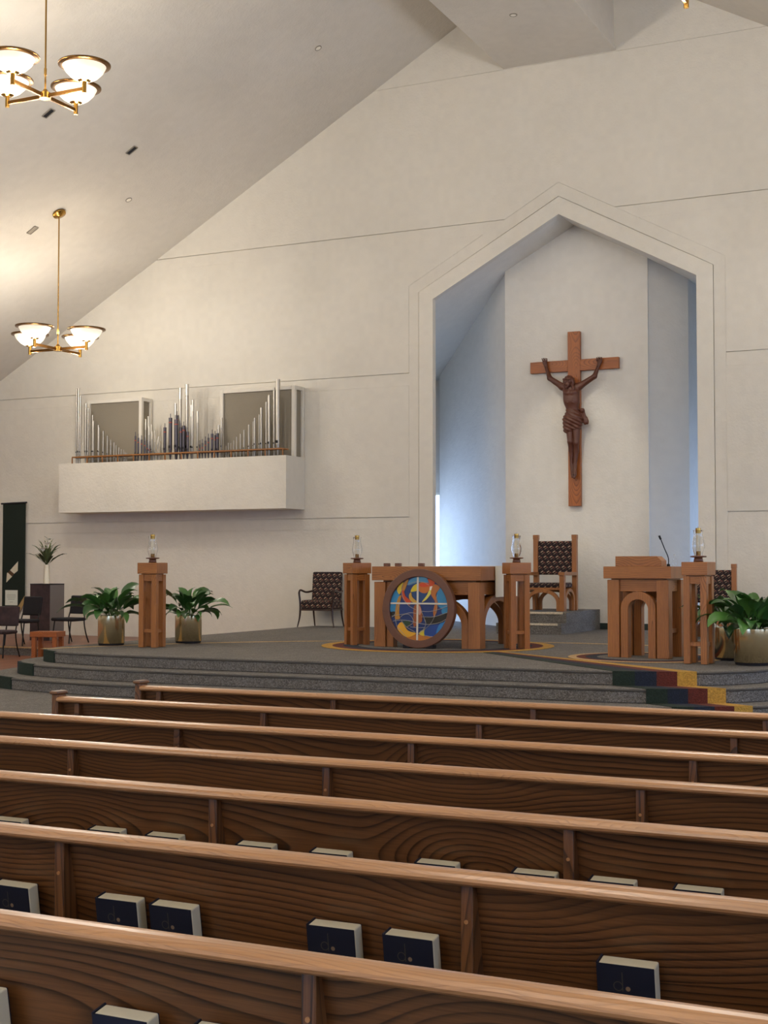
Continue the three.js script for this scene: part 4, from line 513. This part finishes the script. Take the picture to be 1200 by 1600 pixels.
// ---------------------------------------------------------------- left corner: banner, pedestal with flowers, chairs, bench
{ const z = 0.07, a = onZ(5, 788, z), b = onZ(40, 786, z), t = thing('banner', 'long dark green banner with a white slanted emblem on the wall at the left', 'banner', [0, 0, z]); const yb = onZ(40, 931, z).y, yl = onZ(22, 950, z).y, M2 = hex => new THREE.MeshStandardMaterial({ color: hex, roughness: 0.95 });
  obj('cloth', slab([[a.x, yl - 0.1], [mix(a.x, b.x, 0.55), yl - 0.1], [b.x, yb], [b.x, b.y], [a.x, a.y]], -0.01, 0.004), M2(0x18231a), t); obj('border', slab([[mix(a.x, b.x, 0.55), yl - 0.1], [mix(a.x, b.x, 0.55) + 0.06, yl - 0.19], [b.x, yb - 0.14], [b.x, yb]], -0.01, 0.004), M2(0xa98c5c), t, 'tan lower border');
  obj('rod', tube([[a.x - 0.04, a.y + 0.01, 0.01], [b.x + 0.04, b.y + 0.01, 0.01]], 0.018, 8, 2), M.black, t);
  const q = (zx, zy) => { const v = onZ(zx / 6.155, 770 + zy / 6.155, z); return [v.x, v.y]; };
  obj('emblem', slab([q(175, 660), q(100, 745), q(138, 778), q(172, 750)], 0.004, 0.009), M2(0xd8d0b8), t, 'white slanted shape'); obj('emblem', slab([q(70, 770), q(63, 862), q(118, 805), q(78, 768)], 0.004, 0.009), M2(0xd8d0b8), t, 'white slanted shape'); obj('emblem_band', slab([q(100, 745), q(78, 768), q(118, 805), q(138, 778)].reverse(), 0.004, 0.009), M2(0x5c4028), t);
  const s0 = onZ(8, 922, z + 0.02), s1 = onZ(27, 946, z + 0.02), c = document.createElement('canvas'); c.width = 128; c.height = 160; const x = c.getContext('2d'); x.fillStyle = '#d8dccf'; x.fillRect(0, 0, 128, 160); x.fillStyle = '#8c8f84'; for (const [yy, w] of [[46, 90], [62, 96], [78, 88], [94, 70], [124, 34]]) x.fillRect(64 - w / 2, yy, w, 4); const tx = new THREE.CanvasTexture(c); tx.colorSpace = THREE.SRGBColorSpace;
  const sg = thing('paper_sign', 'white paper sign with lines of small print on the green banner', 'sign', [(s0.x + s1.x) / 2, (s0.y + s1.y) / 2, z + 0.014]); obj('sheet', new THREE.BoxGeometry(s1.x - s0.x, s0.y - s1.y, 0.004), M.white, sg); const pr = obj('print', new THREE.PlaneGeometry(s1.x - s0.x, s0.y - s1.y), new THREE.MeshStandardMaterial({ map: tx, roughness: 0.8 }), sg); pr.position.z = 0.0026; }
const mottle = dtex(256, 256, (u, v) => { const k = vn(u * 9, v * 9, 9, 9, 31) * 0.6 + vn(u * 24, v * 24, 24, 24, 32) * 0.4; return [40 + k * 34, 30 + k * 22, 32 + k * 22]; }); M.mottled = new THREE.MeshStandardMaterial({ map: mottle, roughness: 0.8 });
{ const t = thing('pedestal', 'tall dark pedestal holding the white vase', 'pedestal', [-9.61, 0.153, 1.72]); obj('body', uvm(box(0.47, 1.05, 0.42, 0, 0.525, 0, 0.004), 1), M.mottled, t); obj('top', box(0.475, 0.018, 0.425, 0, 1.058, 0, 0.003), M.black, t); obj('side_panel', box(0.006, 1.04, 0.41, 0.237, 0.525, 0, 0.001), new THREE.MeshStandardMaterial({ color: 0x77706c, roughness: 0.7 }), t, 'grey side');
  const v = thing('vase', 'slim cream vase with white flowers and long green leaves', 'vase', [-9.6, 1.22, 1.75]); obj('vase_body', cyl(0.062, 0.05, 0.36, 0, 0, 0, 6), M.wax, v); seed = 77;
  const fm = [0x55623c, 0x6b7549, 0x3d4a2c].map(h => new THREE.MeshStandardMaterial({ color: h, roughness: 0.7, side: THREE.DoubleSide })), fl = leafG(0.36, 0.05, 0.12, 1.2, 1.1, 0.3), fl2 = leafG(0.42, 0.045, 0.1, 1.4, 0.8, 0.2), fl3 = leafG(0.36, 0.05, 0.1, 0.75, 0.9, 0.1);
  for (let i = 0; i < 30; i++) { const l = obj('leaf', [fl, fl2, fl3][i % 3], fm[i % 3], v); l.position.y = 0.34; l.rotation.y = i * 2.4; l.scale.setScalar(R(0.75, 1.1)); }
  const petal = leafG(0.12, 0.07, 0.01, 1.0, 1.4, 0); for (const [fx, fy, fz] of [[0.05, 0.78, 0.05], [0.0, 0.6, 0.12], [0.06, 0.7, 0.08]]) { const f = new THREE.Group(); f.name = 'flower'; f.position.set(fx, fy, fz); v.add(f); for (let k = 0; k < 6; k++) { const p = obj('petal', petal, M.petal ??= new THREE.MeshStandardMaterial({ color: 0xeeeadd, roughness: 0.7, side: THREE.DoubleSide }), f); p.rotation.y = k * 1.05; } } 
  obj('stem', [tube([[0, 0.3, 0], [0.02, 0.55, 0.03], [0.05, 0.78, 0.05]], 0.006, 6), tube([[0, 0.3, 0], [0, 0.45, 0.08], [0, 0.6, 0.12]], 0.006, 6), tube([[0.05, 0.78, 0.05], [0.04, 0.86, 0.05], [-0.02, 0.9, 0.06]], 0.004, 5), tube([[0.05, 0.78, 0.05], [0.09, 0.84, 0.06], [0.14, 0.83, 0.07]], 0.004, 5)], fm[2], v); }
function blackChair(x, y, z, turn, label, m) { const t = thing('stacking_chair', label, 'chair', [x, y, z], turn, 'black chairs beside the platform');
  obj('seat', box(0.46, 0.06, 0.45, 0, 0.43, 0.02, 0.025), m, t); const bg = box(0.44, 0.34, 0.05, 0, 0, 0, 0.03); bg.rotateX(-0.14); obj('backrest', T(bg, 0, 0.69, -0.24), m, t);
  for (const s of [-1, 1]) { obj('front_leg', tube([[s * 0.21, 0.42, 0.16], [s * 0.215, 0.2, 0.19], [s * 0.22, 0.0, 0.21]], 0.012, 8), M.blackMetal, t); obj('rear_leg', tube([[s * 0.2, 0.6, -0.22], [s * 0.205, 0.42, -0.17], [s * 0.21, 0.2, -0.2], [s * 0.22, 0.0, -0.27]], 0.012, 8), M.blackMetal, t); obj('side_rail', tube([[s * 0.205, 0.41, -0.17], [s * 0.21, 0.405, 0.16]], 0.012, 8, 2), M.blackMetal, t); } }
blackChair(-8.52, 0.007, 4.28, 0.1, 'dark mottled fabric chair under the green banner', M.mottled); blackChair(-8.86, 0.153, 3.3, -0.1, 'black padded chair in front of the pedestal', M.black); blackChair(-8.62, 0.153, 2.3, -0.15, 'black padded chair behind the small orange bench', M.black);
{ const t = thing('bench', 'small orange-brown wooden bench beside the platform steps', 'bench', [-7.72, 0.007, 4.0], 0.25); obj('bench_top', box(0.48, 0.09, 0.36, 0, 0.40, 0, 0.006, 0), M.bench, t); for (const x of [-1, 1]) for (const z of [-1, 1]) obj('leg', box(0.07, 0.36, 0.07, x * 0.185, 0.18, z * 0.125, 0.004), M.bench, t); }

renderer.render(scene, camera);
